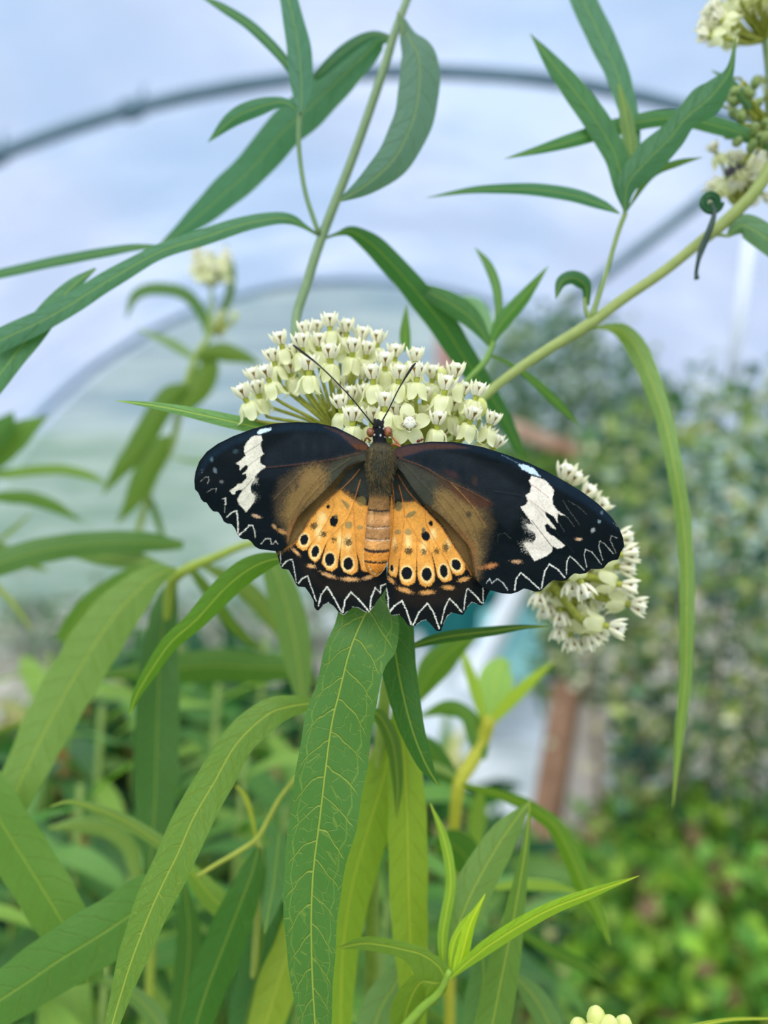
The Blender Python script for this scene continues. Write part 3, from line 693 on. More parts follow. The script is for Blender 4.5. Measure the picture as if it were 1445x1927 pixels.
umbel(main, (985, 1040, 0.182), it, 1.4, 2.6)
# top right flower heads of the same plant
it = []
for k in range(44):
    a = random.uniform(1.0, 3.25); R = random.uniform(95, 128); x = 1440+R*math.cos(a)*0.95; y = 70-R*math.sin(a)*0.95
    it.append((x, y, 0.205+random.uniform(-.01, .012), 'ref', (math.cos(a), math.sin(a)+.3, random.uniform(-.4, .4))))
umbel(main, (1440, 76, 0.205), it, 1.1, 1.2)
stem(main, [(1440, 76), (1447, 150), (1450, 230), (1450, 320)], [12, 12, 13, 14], 0.204, (120, 146, 92))
it = []
for k in range(30):
    x = 1405+random.uniform(-40, 60); y = 215+random.uniform(-65, 60)
    it.append((x, y, 0.205+random.uniform(-.01, .012), 'gbud', (random.uniform(-1, .3), random.uniform(-.6, 1), .2)))
u = umbel(main, (1450, 235, 0.206), it, 1.15, 1.0, label='cluster of closed greenish buds')
it = []
for k in range(34):
    a = random.uniform(0, 2*PI); R = random.uniform(20, 78); x = 1392+R*math.cos(a); y = 325+R*math.sin(a)*0.85
    it.append((x, y, 0.222+random.uniform(-.01, .012), 'ref', (math.cos(a), math.sin(a)*-1+.2, .3)))
umbel(main, (1395, 385, 0.224), it, 1.1, 1.1)
LS(main, [(1412, 205), (1390, 172), (1365, 148), (1338, 132)], [14, 20, 12, 1], [0.204, 0.2], (70, 132, 84))
LS(main, [(1450, 285), (1407, 256), (1347, 236), (1272, 222), (1197, 230), (1122, 250), (1042, 274), (949, 299)], [5, 28, 34, 32, 32, 31, 22, 1], [0.2, 0.193], (66, 134, 76), 0.25)

# ---- background milkweed on the left (umbel at the top)
pb = empty('milkweed_plant', tuple(at(250, 1100, 0.36)), 'blurred milkweed with a small cream flower head, left of the white flowers', 'plant')
YG = (150, 172, 84)
stem(pb, [(398, 520), (397, 590), (390, 640), (372, 666), (345, 740), (330, 810), (318, 850), (290, 900), (268, 970), (250, 1050), (235, 1200)], [6, 8, 12, 14, 14, 13, 13, 13, 13, 13, 14], 0.36, YG)
it = [(395+random.uniform(-34, 34), 492+random.uniform(-22, 22), 0.36+random.uniform(-.01, .01), 'ref', (random.uniform(-.6, .6), 1, .2)) for _ in range(22)]
umbel(pb, (397, 540, 0.36), it, 1.2, 1.4)
it = [(425+random.uniform(-20, 22), 600+random.uniform(-14, 20), 0.37, 'bud', (random.uniform(-.6, .6), 1, .2)) for _ in range(7)]
umbel(pb, (395, 620, 0.365), it, 1.4, 1.4)
for pts, wd, c, d in [
    ([(392, 640), (384, 600), (352, 556), (300, 543), (256, 555), (237, 600)], [8, 20, 24, 24, 20, 2], (84, 138, 80), .36),
    ([(372, 680), (345, 660), (310, 640), (255, 618)], [6, 18, 16, 2], (140, 172, 130), .38),
    ([(370, 668), (410, 662), (445, 668), (490, 684)], [10, 34, 30, 4], (92, 138, 44), .35),
    ([(378, 668), (392, 690), (375, 730), (340, 770)], [10, 40, 46, 30], (96, 142, 48), .352),
    ([(350, 725), (320, 745), (290, 790), (256, 848), (225, 885), (192, 932)], [12, 40, 46, 44, 28, 2], (88, 136, 44), .35),
    ([(318, 820), (295, 850), (272, 895), (250, 940), (220, 986)], [10, 42, 46, 32, 2], (90, 138, 46), .35),
    ([(408, 620), (430, 560), (436, 510), (424, 455)], [8, 16, 14, 2], (90, 140, 60), .37),
    ([(276, 925), (292, 965), (312, 1030)], [6, 14, 8], (84, 136, 60), .36),
    ([(322, 860), (370, 868), (420, 858)], [4, 9, 2], (140, 176, 140), .38),
    ([(400, 600), (425, 610), (445, 600)], [4, 8, 1], (150, 180, 110), .38),
    ]: LS(pb, pts, wd, d, c)

# ---- left edge plant
pc = empty('milkweed_plant', tuple(at(-30, 1100, 0.33)), 'blurred milkweed cut by the left edge at mid height', 'plant')
stem(pc, [(-40, 700), (-35, 900), (-30, 1100), (-20, 1400)], 16, 0.33, YG)
for pts, wd, c, d in [
    ([(-35, 890), (0, 893), (58, 886), (116, 884), (167, 895), (205, 914)], [6, 16, 19, 19, 16, 1], (118, 156, 70), .33),
    ([(-35, 935), (10, 935), (58, 938), (105, 954), (158, 984)], [6, 22, 26, 22, 1], (84, 138, 48), .33),
    ([(-40, 900), (-10, 860), (30, 820), (90, 783)], [10, 50, 54, 3], (94, 148, 60), .33),
    ([(-40, 880), (-15, 830), (10, 800), (25, 775)], [10, 46, 40, 3], (72, 132, 52), .325),
    ([(-35, 1040), (20, 1000), (60, 965)], [4, 9, 2], (120, 156, 80), .34),
    ([(-30, 1010), (20, 1040), (60, 1062), (92, 1075)], [8, 20, 16, 2], (100, 150, 60), .31),
    ([(0, 1100), (-20, 1090), (20, 1130), (60, 1185)], [3, 8, 9, 3], (140, 166, 70), .31)]:
    LS(pc, pts, wd, d, c)

# ---- lower left plant with the broad leaves
pd_ = empty('milkweed_plant', tuple(at(300, 1500, 0.24)), 'milkweed with broad arching leaves filling the lower left', 'plant')
stem(pd_, [(520, 1020), (465, 1024), (407, 1048), (340, 1078), (318, 1120), (310, 1300), (290, 1600), (280, 1960)], [10, 13, 16, 20, 18, 16, 16, 18], [0.25, 0.25, 0.245, 0.24, 0.245, 0.25, 0.26, 0.27], (150, 168, 60))
for pts, wd, c, d in [
    ([(345, 1026), (271, 1020), (174, 1023), (78, 1036), (-20, 1065)], [16, 40, 46, 48, 50], (92, 146, 84), [.28, .26]),
    ([(330, 1076), (260, 1056), (190, 1046), (120, 1042)], [6, 34, 36, 4], (122, 168, 104), [.27, .29]),
    ([(332, 1072), (300, 1080), (262, 1108), (205, 1172), (150, 1258), (100, 1345), (60, 1425), (20, 1510), (-10, 1580)], [8, 38, 66, 92, 98, 94, 84, 70, 50], (124, 172, 92), [.235, .205]),
    ([(540, 1048), (500, 1056), (462, 1075), (420, 1110), (370, 1165), (322, 1208), (285, 1260), (257, 1308), (243, 1348)], [10, 34, 46, 46, 38, 32, 27, 16, 1], (92, 152, 22), [.172, .18]),
    ([(330, 1085), (312, 1140), (302, 1220), (298, 1300), (295, 1400), (292, 1500), (286, 1580), (280, 1650)], [10, 46, 66, 80, 86, 80, 50, 4], (70, 128, 60), [.25, .225]),
    ([(560, 1258), (480, 1256), (400, 1252), (300, 1262), (180, 1270)], [40, 58, 62, 50, 4], (80, 136, 44), [.28, .28]),
    ([(340, 1090), (290, 1080), (230, 1100), (160, 1150), (120, 1210)], [8, 36, 46, 46, 40], (96, 150, 44), [.26, .27]),
    ([(505, 1045), (520, 1080), (545, 1160), (560, 1240), (572, 1330)], [20, 50, 62, 54, 20], (110, 158, 88), [.25, .24]),
    ([(350, 1060), (390, 1110), (440, 1180), (500, 1228)], [8, 22, 22, 3], (92, 140, 52), [.27, .28]),
    ([(375, 1060), (450, 1100), (500, 1150), (540, 1220)], [8, 34, 34, 3], (120, 160, 100), [.29, .3]),
    ]: LS(pd_, pts, wd, d, c, 0.2, 0.15)

# ---- front arched leaves, lower left
pe = empty('milkweed_plant', tuple(at(560, 2000, 0.19)), 'milkweed with long arching leaves in front at lower left', 'plant')
stem(pe, [(700, 1340), (640, 1300), (640, 1500), (620, 1700), (600, 1990)], [6, 9, 12, 14, 16], [0.19, 0.195, 0.2, 0.2, 0.2], (140, 160, 60))
LS(pe, [(600, 1322), (552, 1328), (504, 1344), (446, 1398), (404, 1470), (365, 1537), (335, 1605), (292, 1694), (252, 1795), (220, 1896), (203, 1960)], [14, 40, 58, 64, 70, 74, 74, 70, 56, 34, 22], [.176, .157], (112, 162, 70), 0.2, 0.35, veins=0.75)
LS(pe, [(-40, 1470), (10, 1560), (60, 1640), (110, 1722), (150, 1795), (165, 1850)], [90, 106, 110, 106, 90, 60], [.2, .19], (106, 162, 72), 0.15, 0.1)
LS(pe, [(300, 1680), (240, 1725), (180, 1765), (113, 1806), (40, 1856), (-30, 1900)], [96, 108, 114, 112, 104, 90], [.186, .178], (98, 158, 84), 0.2, -0.15)
LS(pe, [(310, 1592), (250, 1553), (193, 1526), (133, 1509), (93, 1518)], [28, 26, 20, 10, 1], [.21, .2], (130, 176, 110), 0.3)
LS(pe, [(258, 1650), (240, 1590), (200, 1560), (150, 1552), (92, 1558)], [26, 34, 34, 30, 6], [.26, .25], (120, 158, 100), 0.3)
stem(pe, [(575, 1440), (528, 1500), (505, 1542), (484, 1578), (450, 1602), (405, 1628), (370, 1650)], [7, 8, 9, 10, 9, 8, 7], .2, (170, 178, 70))
stem(pe, [(484, 1578), (490, 1620), (486, 1700), (470, 1960)], [12, 14, 14, 16], [.2, .21], (160, 174, 80))
LS(pe, [(486, 1595), (475, 1640), (456, 1690), (425, 1770), (390, 1860), (362, 1950)], [10, 44, 62, 76, 72, 54], [.2, .19], (62, 128, 34), 0.25, 0.2)
LS(pe, [(492, 1600), (500, 1700), (490, 1800), (455, 1950)], [10, 60, 80, 60], [.215, .205], (70, 134, 70), 0.25, 0.2)
LS(pe, [(345, 1662), (356, 1750), (350, 1850), (334, 1960)], [12, 44, 50, 40], [.23, .22], (66, 126, 36), 0.25, 0.2)
LS(pe, [(350, 1625), (387, 1674), (425, 1716), (455, 1760)], [18, 46, 42, 6], [.215, .21], (126, 176, 76), 0.25)
LS(pe, [(525, 1570), (515, 1660), (506, 1710), (498, 1757)], [30, 46, 32, 1], [.2, .195], (96, 156, 108), 0.25)
LS(pe, [(443, 1478), (462, 1500), (474, 1540), (482, 1578)], [3, 10, 10, 6], .21, (150, 172, 76))
LS(pe, [(560, 1700), (545, 1780), (520, 1860), (490, 1960)], [30, 60, 76, 60], [.21, .2], (140, 170, 56), 0.25)
LS(pe, [(190, 1840), (260, 1880), (300, 1930), (330, 1980)], [20, 36, 40, 30], [.23, .22], (110, 160, 96), 0.25)

# ---- young shoot at bottom centre
pg = empty('milkweed_plant', tuple(at(760, 1990, 0.175)), 'young milkweed shoot with fresh leaves at the bottom centre', 'plant')
stem(pg, [(846, 1826), (825, 1868), (790, 1900), (740, 1960), (715, 2010)], [12, 13, 15, 17, 18], [.168, .17, .172, .175, .178], (140, 176, 60))
leaf(pg, [(840, 1850, 3, 3, .169), (828, 1822, 14, 36, .168), (798, 1798, 12, 40, .1665), (757, 1786, 14, 18, .166), (690, 1775, 13, 13, .167), (633, 1785, 1, 1, .168)][::-1], (126, 176, 76), 0.3, 0.4)
leaf(pg, [(840, 1840, 4, 4, .17), (822, 1850, 30, 14, .171), (790, 1850, 50, 20, .173), (765, 1900, 34, 30, .176), (755, 1960, 20, 20, .178)], (124, 170, 48), 0.3, 0.2)
LS(pg, [(846, 1842), (885, 1806), (936, 1768), (1022, 1717), (1108, 1682), (1203, 1648)], [6, 22, 30, 27, 20, 1], [.168, .16], (140, 184, 48), 0.4, 0.3)
LS(pg, [(842, 1832), (848, 1790), (872, 1715), (905, 1645), (950, 1570), (997, 1507)], [10, 50, 72, 70, 54, 1], [.172, .19], (124, 172, 104), 0.2, 0.15)
LS(pg, [(852, 1838), (868, 1800), (884, 1740), (913, 1682)], [6, 24, 20, 1], [.168, .17], (164, 204, 40), 0.5)
LS(pg, [(846, 1836), (852, 1780), (872, 1740), (905, 1700)], [5, 14, 14, 1], [.17, .173], (156, 200, 50), 0.5)
LS(pg, [(835, 1830), (833, 1760), (848, 1660), (836, 1580), (810, 1512)], [10, 20, 19, 18, 2], [.172, .178], (136, 180, 64), 0.4)
LS(pg, [(997, 1512), (988, 1600), (968, 1720), (948, 1820), (920, 1960)], [3, 16, 38, 60, 70], [.185, .178], (110, 160, 80), 0.5, 0.3)
LS(pg, [(905, 1770), (910, 1840), (900, 1900), (890, 1980)], [20, 54, 58, 50], [.19, .19], (104, 160, 110), 0.25)
LS(pg, [(770, 1800), (745, 1850), (715, 1900), (690, 1980)], [20, 60, 72, 60], [.195, .195], (120, 170, 120), 0.25)
LS(pg, [(960, 1830), (1000, 1870), (1030, 1920), (1050, 1980)], [10, 40, 50, 40], [.21, .21], (110, 160, 110), 0.25)

# ---- yellowish shoot and arched leaf right of centre
ph_ = empty('milkweed_plant', tuple(at(850, 1700, 0.27)), 'blurred yellow-stemmed milkweed shoot right of centre', 'plant')
stem(ph_, [(922, 1350), (905, 1400), (884, 1440), (864, 1475), (856, 1540), (850, 1640), (846, 1800), (846, 1980)], [26, 28, 28, 26, 22, 20, 20, 20], [.27, .27, .265, .26, .26, .26, .26, .27], (178, 178, 48))
for pts, wd, c, d in [
    ([(905, 1430), (900, 1390), (880, 1348), (842, 1332), (785, 1350)], [20, 40, 30, 30, 3], (96, 156, 60), [.265, .28]),
    ([(918, 1370), (928, 1320), (935, 1270), (950, 1240)], [12, 60, 62, 20], (150, 196, 110), [.28, .3]),
    ([(918, 1365), (950, 1330), (995, 1285), (1042, 1245)], [12, 24, 22, 2], (160, 194, 60), [.27, .28]),
    ([(914, 1365), (898, 1310), (882, 1260), (862, 1205)], [12, 22, 18, 2], (150, 188, 66), [.27, .28]),
    ([(862, 1480), (830, 1440), (800, 1400), (790, 1380)], [10, 44, 36, 4], (70, 132, 30), [.265, .27]),
    ([(905, 1190), (860, 1215), (815, 1260), (775, 1330)], [4, 40, 56, 10], (96, 150, 40), [.25, .25]),
    ([(868, 1472), (840, 1452), (810, 1440), (790, 1440)], [6, 16, 14, 2], (140, 186, 130), [.26, .26]),
    ([(870, 1476), (905, 1486), (936, 1494), (979, 1510), (1012, 1530), (1045, 1556), (1077, 1615), (1100, 1671), (1129, 1724), (1148, 1780)], [6, 15, 18, 24, 27, 32, 36, 34, 24, 1], (104, 160, 32), [.235, .215]),
    ([(930, 1670), (980, 1664), (1040, 1668), (1090, 1680)], [10, 22, 20, 4], (140, 182, 90), [.23, .23]),
    ([(820, 1600), (850, 1590), (880, 1620), (915, 1680)], [20, 60, 62, 10], (72, 134, 30), [.25, .25]),
    ([(955, 1740), (1040, 1790), (1100, 1820), (1140, 1850)], [10, 26, 22, 2], (80, 140, 44), [.25, .26]),
    ([(898, 1600), (896, 1560), (900, 1520), (905, 1480)], [16, 34, 30, 6], (130, 180, 80), [.28, .28])]:
    LS(ph_, pts, wd, d, c, 0.2, 0.1)

# ---- pale bud cluster at the bottom edge
pk = empty('milkweed_plant', tuple(at(1130, 2100, 0.16)), 'milkweed bud cluster poking in at the bottom edge, cream coloured', 'plant')
it = [(1122, 1908, .152, 'bud', (0, 1, .2)), (1088, 1930, .153, 'bud', (-.4, 1, .2)), (1174, 1925, .154, 'bud', (.3, 1, .1)), (1147, 1925, .150, 'bud', (.1, 1, .3)), (1112, 1940, .15, 'bud', (-.1, 1, .4)), (1200, 1950, .156, 'bud', (.6, 1, .1)), (1150, 1955, .15, 'bud', (0, 1, .3)), (1065, 1955, .155, 'bud', (-.6, 1, .1))]
umbel(pk, (1130, 2060, 0.157), it, 1.6)
stem(pk, [(1130, 2060), (1132, 2100), (1130, 2160)], 14, .157, (150, 170, 80))
LS(pk, [(1130, 2080), (1250, 1960), (1350, 1922), (1460, 1916)], [4, 16, 9, 5], [.16, .17], (150, 180, 70), .4)

# ---- further milkweeds behind (lower left), same kind, nothing tells them apart
def lance_mesh(L, W, droop, seed, name='leaf'):
    r = random.Random(seed); nv, nu = 14, 5; V = []; A = []
    for j in range(nv):
        s = j/(nv-1); x = L*s*(1-0.18*droop*s); z = L*(0.28*s-droop*s*s*0.75)
        hw = W/2*math.sin(PI*min(1, s*0.9+0.06))**0.8*(1-s**6)+0.0002
        for i in range(nu):
            u = -1+2*i/(nu-1); V.append((x, hw*u, z+0.25*hw*abs(u)+0.1*hw*math.sin(s*9+seed))); A.append((u, s*L*100, u*hw*100))
    me = bpy.data.meshes.new(name); me.from_pydata(V, [], grid_faces(nv, nu)); me.materials.append(LEAF)
    a = me.attributes.new('lf', 'FLOAT_VECTOR', 'POINT'); a.data.foreach_set('vector', np.array(A, dtype=np.float32).ravel())
    me.polygons.foreach_set('use_smooth', [True]*len(me.polygons)); return me
LM = [lance_mesh(0.105, 0.018, d, i) for i, d in enumerate((0.4, 0.7, 1.0, 1.3, 0.9, 0.55))]
def far_plant(px, py, D, zlow, label, group, cols, n=13, sc=1.0):
    top_ = at(px, py, D); e = empty('milkweed_plant', (top_.x, top_.y, 0.0), label, 'plant', group)
    P = [(top_.x+0.02*math.sin(z*5), top_.y, z) for z in np.linspace(0, top_.z, 14)]
    V, F = tube_geo(P, list(np.linspace(0.004, 0.0016, 14)*sc), 8); mesh_obj('stem', V, F, STEM, e, col=(126, 152, 70))
    for k in range(n):
        z = top_.z-0.012-(top_.z-zlow)*(k/n)**1.1; a = k*2.4+random.uniform(-.4, .4)
        for s in (0, PI):
            o = bpy.data.objects.new('leaf', random.choice(LM)); q = sc*random.uniform(0.75, 1.2)*(0.65+0.35*min(1, k/4))
            o.location = (0.02*math.sin(z*5), 0, z); o.rotation_euler = (random.uniform(-.5, .5), random.uniform(-.6, .35), a+s); o.scale = (q, q, q)
            link(o, e); o.color = S(random.choice(cols))
GL = 'milkweed plants crowded behind the broad leaves at lower left'
DK = [(60, 120, 44), (76, 140, 52), (96, 150, 60), (54, 108, 56), (110, 160, 84), (130, 170, 70)]
ORD = 'first second third fourth fifth sixth seventh eighth ninth tenth eleventh twelfth thirteenth fourteenth fifteenth sixteenth seventeenth eighteenth nineteenth'.split()
for i, (px, py, D) in enumerate(sorted([(60, 1230, .46), (160, 1330, .42), (250, 1200, .5), (380, 1290, .44), (470, 1200, .5), (430, 1420, .38), (560, 1330, .5), (120, 1480, .36), (330, 1560, .34), (520, 1520, .4), (10, 1400, .4), (230, 1640, .34), (600, 1450, .44), (440, 1660, .32), (60, 1700, .3), (640, 1620, .4), (300, 1400, .5), (560, 1700, .33), (180, 1800, .3)])):
    far_plant(px, py, D, 0.85, 'blurred milkweed in the lower left thicket, %s stem from the left edge' % ORD[i], GL, DK)
GC = 'milkweed plants behind the front leaf at bottom centre'
for i, (px, py, D) in enumerate(sorted([(700, 1480, .4), (790, 1560, .45), (880, 1640, .42), (960, 1720, .5), (720, 1700, .36), (820, 1780, .4), (1010, 1800, .5)])):
    far_plant(px, py, D, 0.8, 'blurred milkweed behind the hanging front leaf at bottom centre, %s stem from the left' % ORD[i], GC, DK)
# low dark undergrowth further back on the left
ug = empty('undergrowth', tuple(floor_hit(300, 1800)), 'dark green undergrowth between the milkweed stems at lower left', 'undergrowth')
C = pix_cloud(5200, (-150, 980), (lambda x: np.interp(x, [0, 150, 300, 600, 900, 980], [1440, 1330, 1270, 1330, 1560, 1640])+RNG.normal()*25, 2050), (0.75, 1.25), 77)
leaf_cloud('foliage', ug, C, 0.075, 0.02, [(52, 108, 40), (40, 92, 44), (74, 130, 50), (32, 76, 46), (36, 84, 52), (100, 140, 60), (190, 190, 120), (150, 120, 60)], 78); ug['kind'] = 'stuff'

# ------------------------------------------------------------------ the butterfly
def vnoise(P, s, seed):
    r = np.random.default_rng(seed); G = r.random((64, 64)); q = P/s
    i = np.floor(q).astype(int); f = q-i; f = f*f*(3-2*f); i %= 64; j = (i+1) % 64
    return (G[i[:, 0], i[:, 1]]*(1-f[:, 0])*(1-f[:, 1])+G[j[:, 0], i[:, 1]]*f[:, 0]*(1-f[:, 1])+G[i[:, 0], j[:, 1]]*(1-f[:, 0])*f[:, 1]+G[j[:, 0], j[:, 1]]*f[:, 0]*f[:, 1])*2-1
def seg_dist(P, A, B):
    d = B-A; L = max((d**2).sum(), 1e-9); t = np.clip(((P-A)@d)/L, 0, 1); return np.linalg.norm(P-(A+t[:, None]*d), axis=1), t
def poly_sd(P, poly):
    poly = np.asarray(poly, float); n = len(poly); D = np.full(len(P), 1e9); inside = np.zeros(len(P), bool)
    for i in range(n):
        a, b = poly[i], poly[(i+1) % n]; d, _ = seg_dist(P, a, b); D = np.minimum(D, d)
        c = ((a[1] > P[:, 1]) != (b[1] > P[:, 1])); xi = (b[0]-a[0])*(P[:, 1]-a[1])/((b[1]-a[1])+1e-12)+a[0]
        inside ^= c & (P[:, 0] < xi)
    return np.where(inside, -D, D)
def sstep(x): x = np.clip(x, 0, 1); return x*x*(3-2*x)
class Paint:
    def __init__(s, P, base):
        s.P = P; s.C = np.tile(np.array(S(base)[:3]), (len(P), 1)); s.r = np.random.default_rng(5); s.k = 100; s.ridge = np.zeros(len(P))
    def apply(s, a, col):
        a = np.clip(a, 0, 1)[:, None]; s.C = s.C*(1-a)+np.array(S(col)[:3])*a
    def fuzz(s, amt, sc=3.0):
        s.k += 1; return amt*(vnoise(s.P, sc, s.k)*0.6+s.r.normal(size=len(s.P))*0.45)
    def poly(s, pts, col, soft=1.5, fz=1.0, alpha=1.0, sc=3.0):
        d = poly_sd(s.P, pts)+s.fuzz(fz, sc); s.apply(alpha*sstep(0.5-d/(2*soft)), col)
    def ell(s, cx, cy, rx, ry, col, rot=0, soft=1.0, fz=0.6, alpha=1.0):
        c, n = math.cos(math.radians(rot)), math.sin(math.radians(rot)); x = s.P[:, 0]-cx; y = s.P[:, 1]-cy
        u = (x*c+y*n)/rx; v = (-x*n+y*c)/ry; d = (np.sqrt(u*u+v*v)-1)*min(rx, ry)+s.fuzz(fz, 2.0); s.apply(alpha*sstep(0.5-d/(2*soft)), col)
    def line(s, pts, w, col, alpha=1.0, fz=0.3, ridge=0.0, soft=0.7):
        pts = np.asarray(pts, float); n = len(pts); ws = np.linspace(w[0], w[1], n) if isinstance(w, tuple) else np.full(n, w)
        pts_s = catmull(np.column_stack([pts, ws]), max(2, 6*(n-1)))
        best = np.full(len(s.P), 1e9)
        for i in range(len(pts_s)-1):
            d, t = seg_dist(s.P, pts_s[i, :2], pts_s[i+1, :2]); hw = (pts_s[i, 2]*(1-t)+pts_s[i+1, 2]*t)/2; best = np.minimum(best, d-hw)
        if ridge: s.ridge = np.maximum(s.ridge, ridge*sstep(1-np.clip(best+1, 0, None)/4))
        s.apply(alpha*sstep(0.5-(best+s.fuzz(fz, 1.5))/(2*soft)), col)
    def vee(s, pts, w, col=(214, 216, 206), alpha=1.0):
        pts = np.asarray(pts, float)
        for i in range(len(pts)-1):
            m = (pts[i]+pts[i+1])/2; s.line([pts[i], m, pts[i+1]], w*0.78, col, alpha, 0.9)
    def grain(s, amt):
        g = 1+amt*1.3*s.r.normal(size=len(s.P))[:, None]+amt*1.2*vnoise(s.P, 4, 9)[:, None]+amt*1.4*vnoise(s.P, 13, 10)[:, None]; s.C = np.clip(s.C*g, 0.001, 1)
def T(pts, ox, oy, sc): return [(ox+x/sc, oy+y/sc) for x, y in pts]
A_ = lambda *p: T(p, 350, 770, 3.36)      # four tracing frames
B_ = lambda *p: T(p, 700, 770, 2.89)
c1 = lambda *p: T(p, 355, 780, 7.225)
c2 = lambda *p: T(p, 400, 940, 9.03)
c3 = lambda *p: T(p, 520, 880, 6.568)
c4_ = lambda *p: T(p, 510, 1020, 5.78)
c5 = lambda *p: T(p, 710, 1020, 5.78)
c6 = lambda *p: T(p, 720, 880, 6.568)
c7 = lambda *p: T(p, 920, 830, 5.352)

LF_out = [(692, 838), (689, 834), (665.5, 820.6), (632.7, 804), (597, 796), (558, 794), (514, 797), (475, 807), (439, 820.6), (409.5, 835), (389, 850), (375, 868), (368, 887), (365.4, 904), (366.8, 921), (373, 927), (378.5, 940), (384.8, 946), (388, 945), (395, 956), (401.4, 962.7), (409, 963), (411, 964), (416.6, 972), (421, 981.5), (427.7, 985.4), (435.4, 986), (442, 994), (446.5, 1005), (452, 1012.5), (458.7, 1014.7), (466.4, 1014.7), (473, 1019.7), (479.7, 1028.6), (488.6, 1033.6), (499.7, 1034.7), (510.7, 1036.3), (520.7, 1037.5), (530, 1037), (541.3, 1026), (545, 1012.5), (550.5, 995.7), (558, 979), (565.7, 968.3), (581, 953), (603.7, 931.8), (626.6, 909), (651, 880), (672, 870), (690, 866), (700, 850)]
RF_out = [(738, 850), (745, 843.5), (769, 836), (811, 831), (856, 832), (907.6, 841), (949, 854), (994, 870.5), (1028.7, 887), (1067, 908), (1098, 927.4), (1125.6, 948), (1150, 972.4), (1165.4, 995), (1172.3, 1012), (1174.5, 1028), (1168.5, 1038), (1163, 1053), (1151.7, 1055), (1144, 1059), (1135, 1070), (1121.8, 1071), (1112.5, 1070), (1103, 1078.5), (1092, 1080.4), (1080.7, 1079), (1075, 1083), (1065.7, 1092.5), (1054.5, 1093.4), (1041.5, 1091), (1032, 1098), (1017, 1113), (1006, 1113.6), (994.7, 1109.3), (985.4, 1107.5), (974, 1114), (961, 1117.7), (944, 1116.5), (931, 1113), (918, 1110), (906, 1103), (897, 1092), (891, 1075), (888, 1050), (880, 1026), (857, 1000), (836, 977), (817, 961), (797, 946), (775, 918), (757, 890), (742, 872)]
LH_out = [(560, 960), (540, 1000), (516, 1030), (518.7, 1038), (522, 1046), (526.4, 1060), (530, 1070), (543, 1072), (550, 1084), (556, 1098), (561, 1104), (574, 1105), (582.7, 1117), (590.4, 1131), (591.3, 1143), (596.5, 1149), (601.7, 1148), (608.6, 1139.4), (618, 1134), (627.6, 1140), (638, 1153), (646.7, 1158), (655, 1150), (664, 1142.5), (674, 1143.7), (684.7, 1150.6), (693.4, 1153), (702, 1143), (709, 1130.7), (719.3, 1118.6), (726, 1107), (728, 1089), (727, 1040), (722, 980), (714, 920), (704, 870), (690, 862), (660, 868), (610, 905)]
RH_out = [(727, 1104), (724.7, 1124), (729, 1141), (733.4, 1152), (737.7, 1158.4), (751.5, 1157), (760, 1165), (767, 1175.7), (775, 1180), (784.4, 1175.7), (793, 1168.8), (801.7, 1166.7), (810, 1174), (820.7, 1187), (829.4, 1187.8), (834.6, 1174), (841.5, 1160), (850, 1153), (860.5, 1155), (871, 1157.5), (879.5, 1142.8), (888, 1133), (897, 1136.8), (907, 1139.7), (913, 1130.7), (917.6, 1118.6), (924, 1108), (915, 1085), (905, 1040), (870, 980), (820, 925), (775, 880), (750, 866), (735, 872), (731, 930), (730, 1000), (729.5, 1060)]

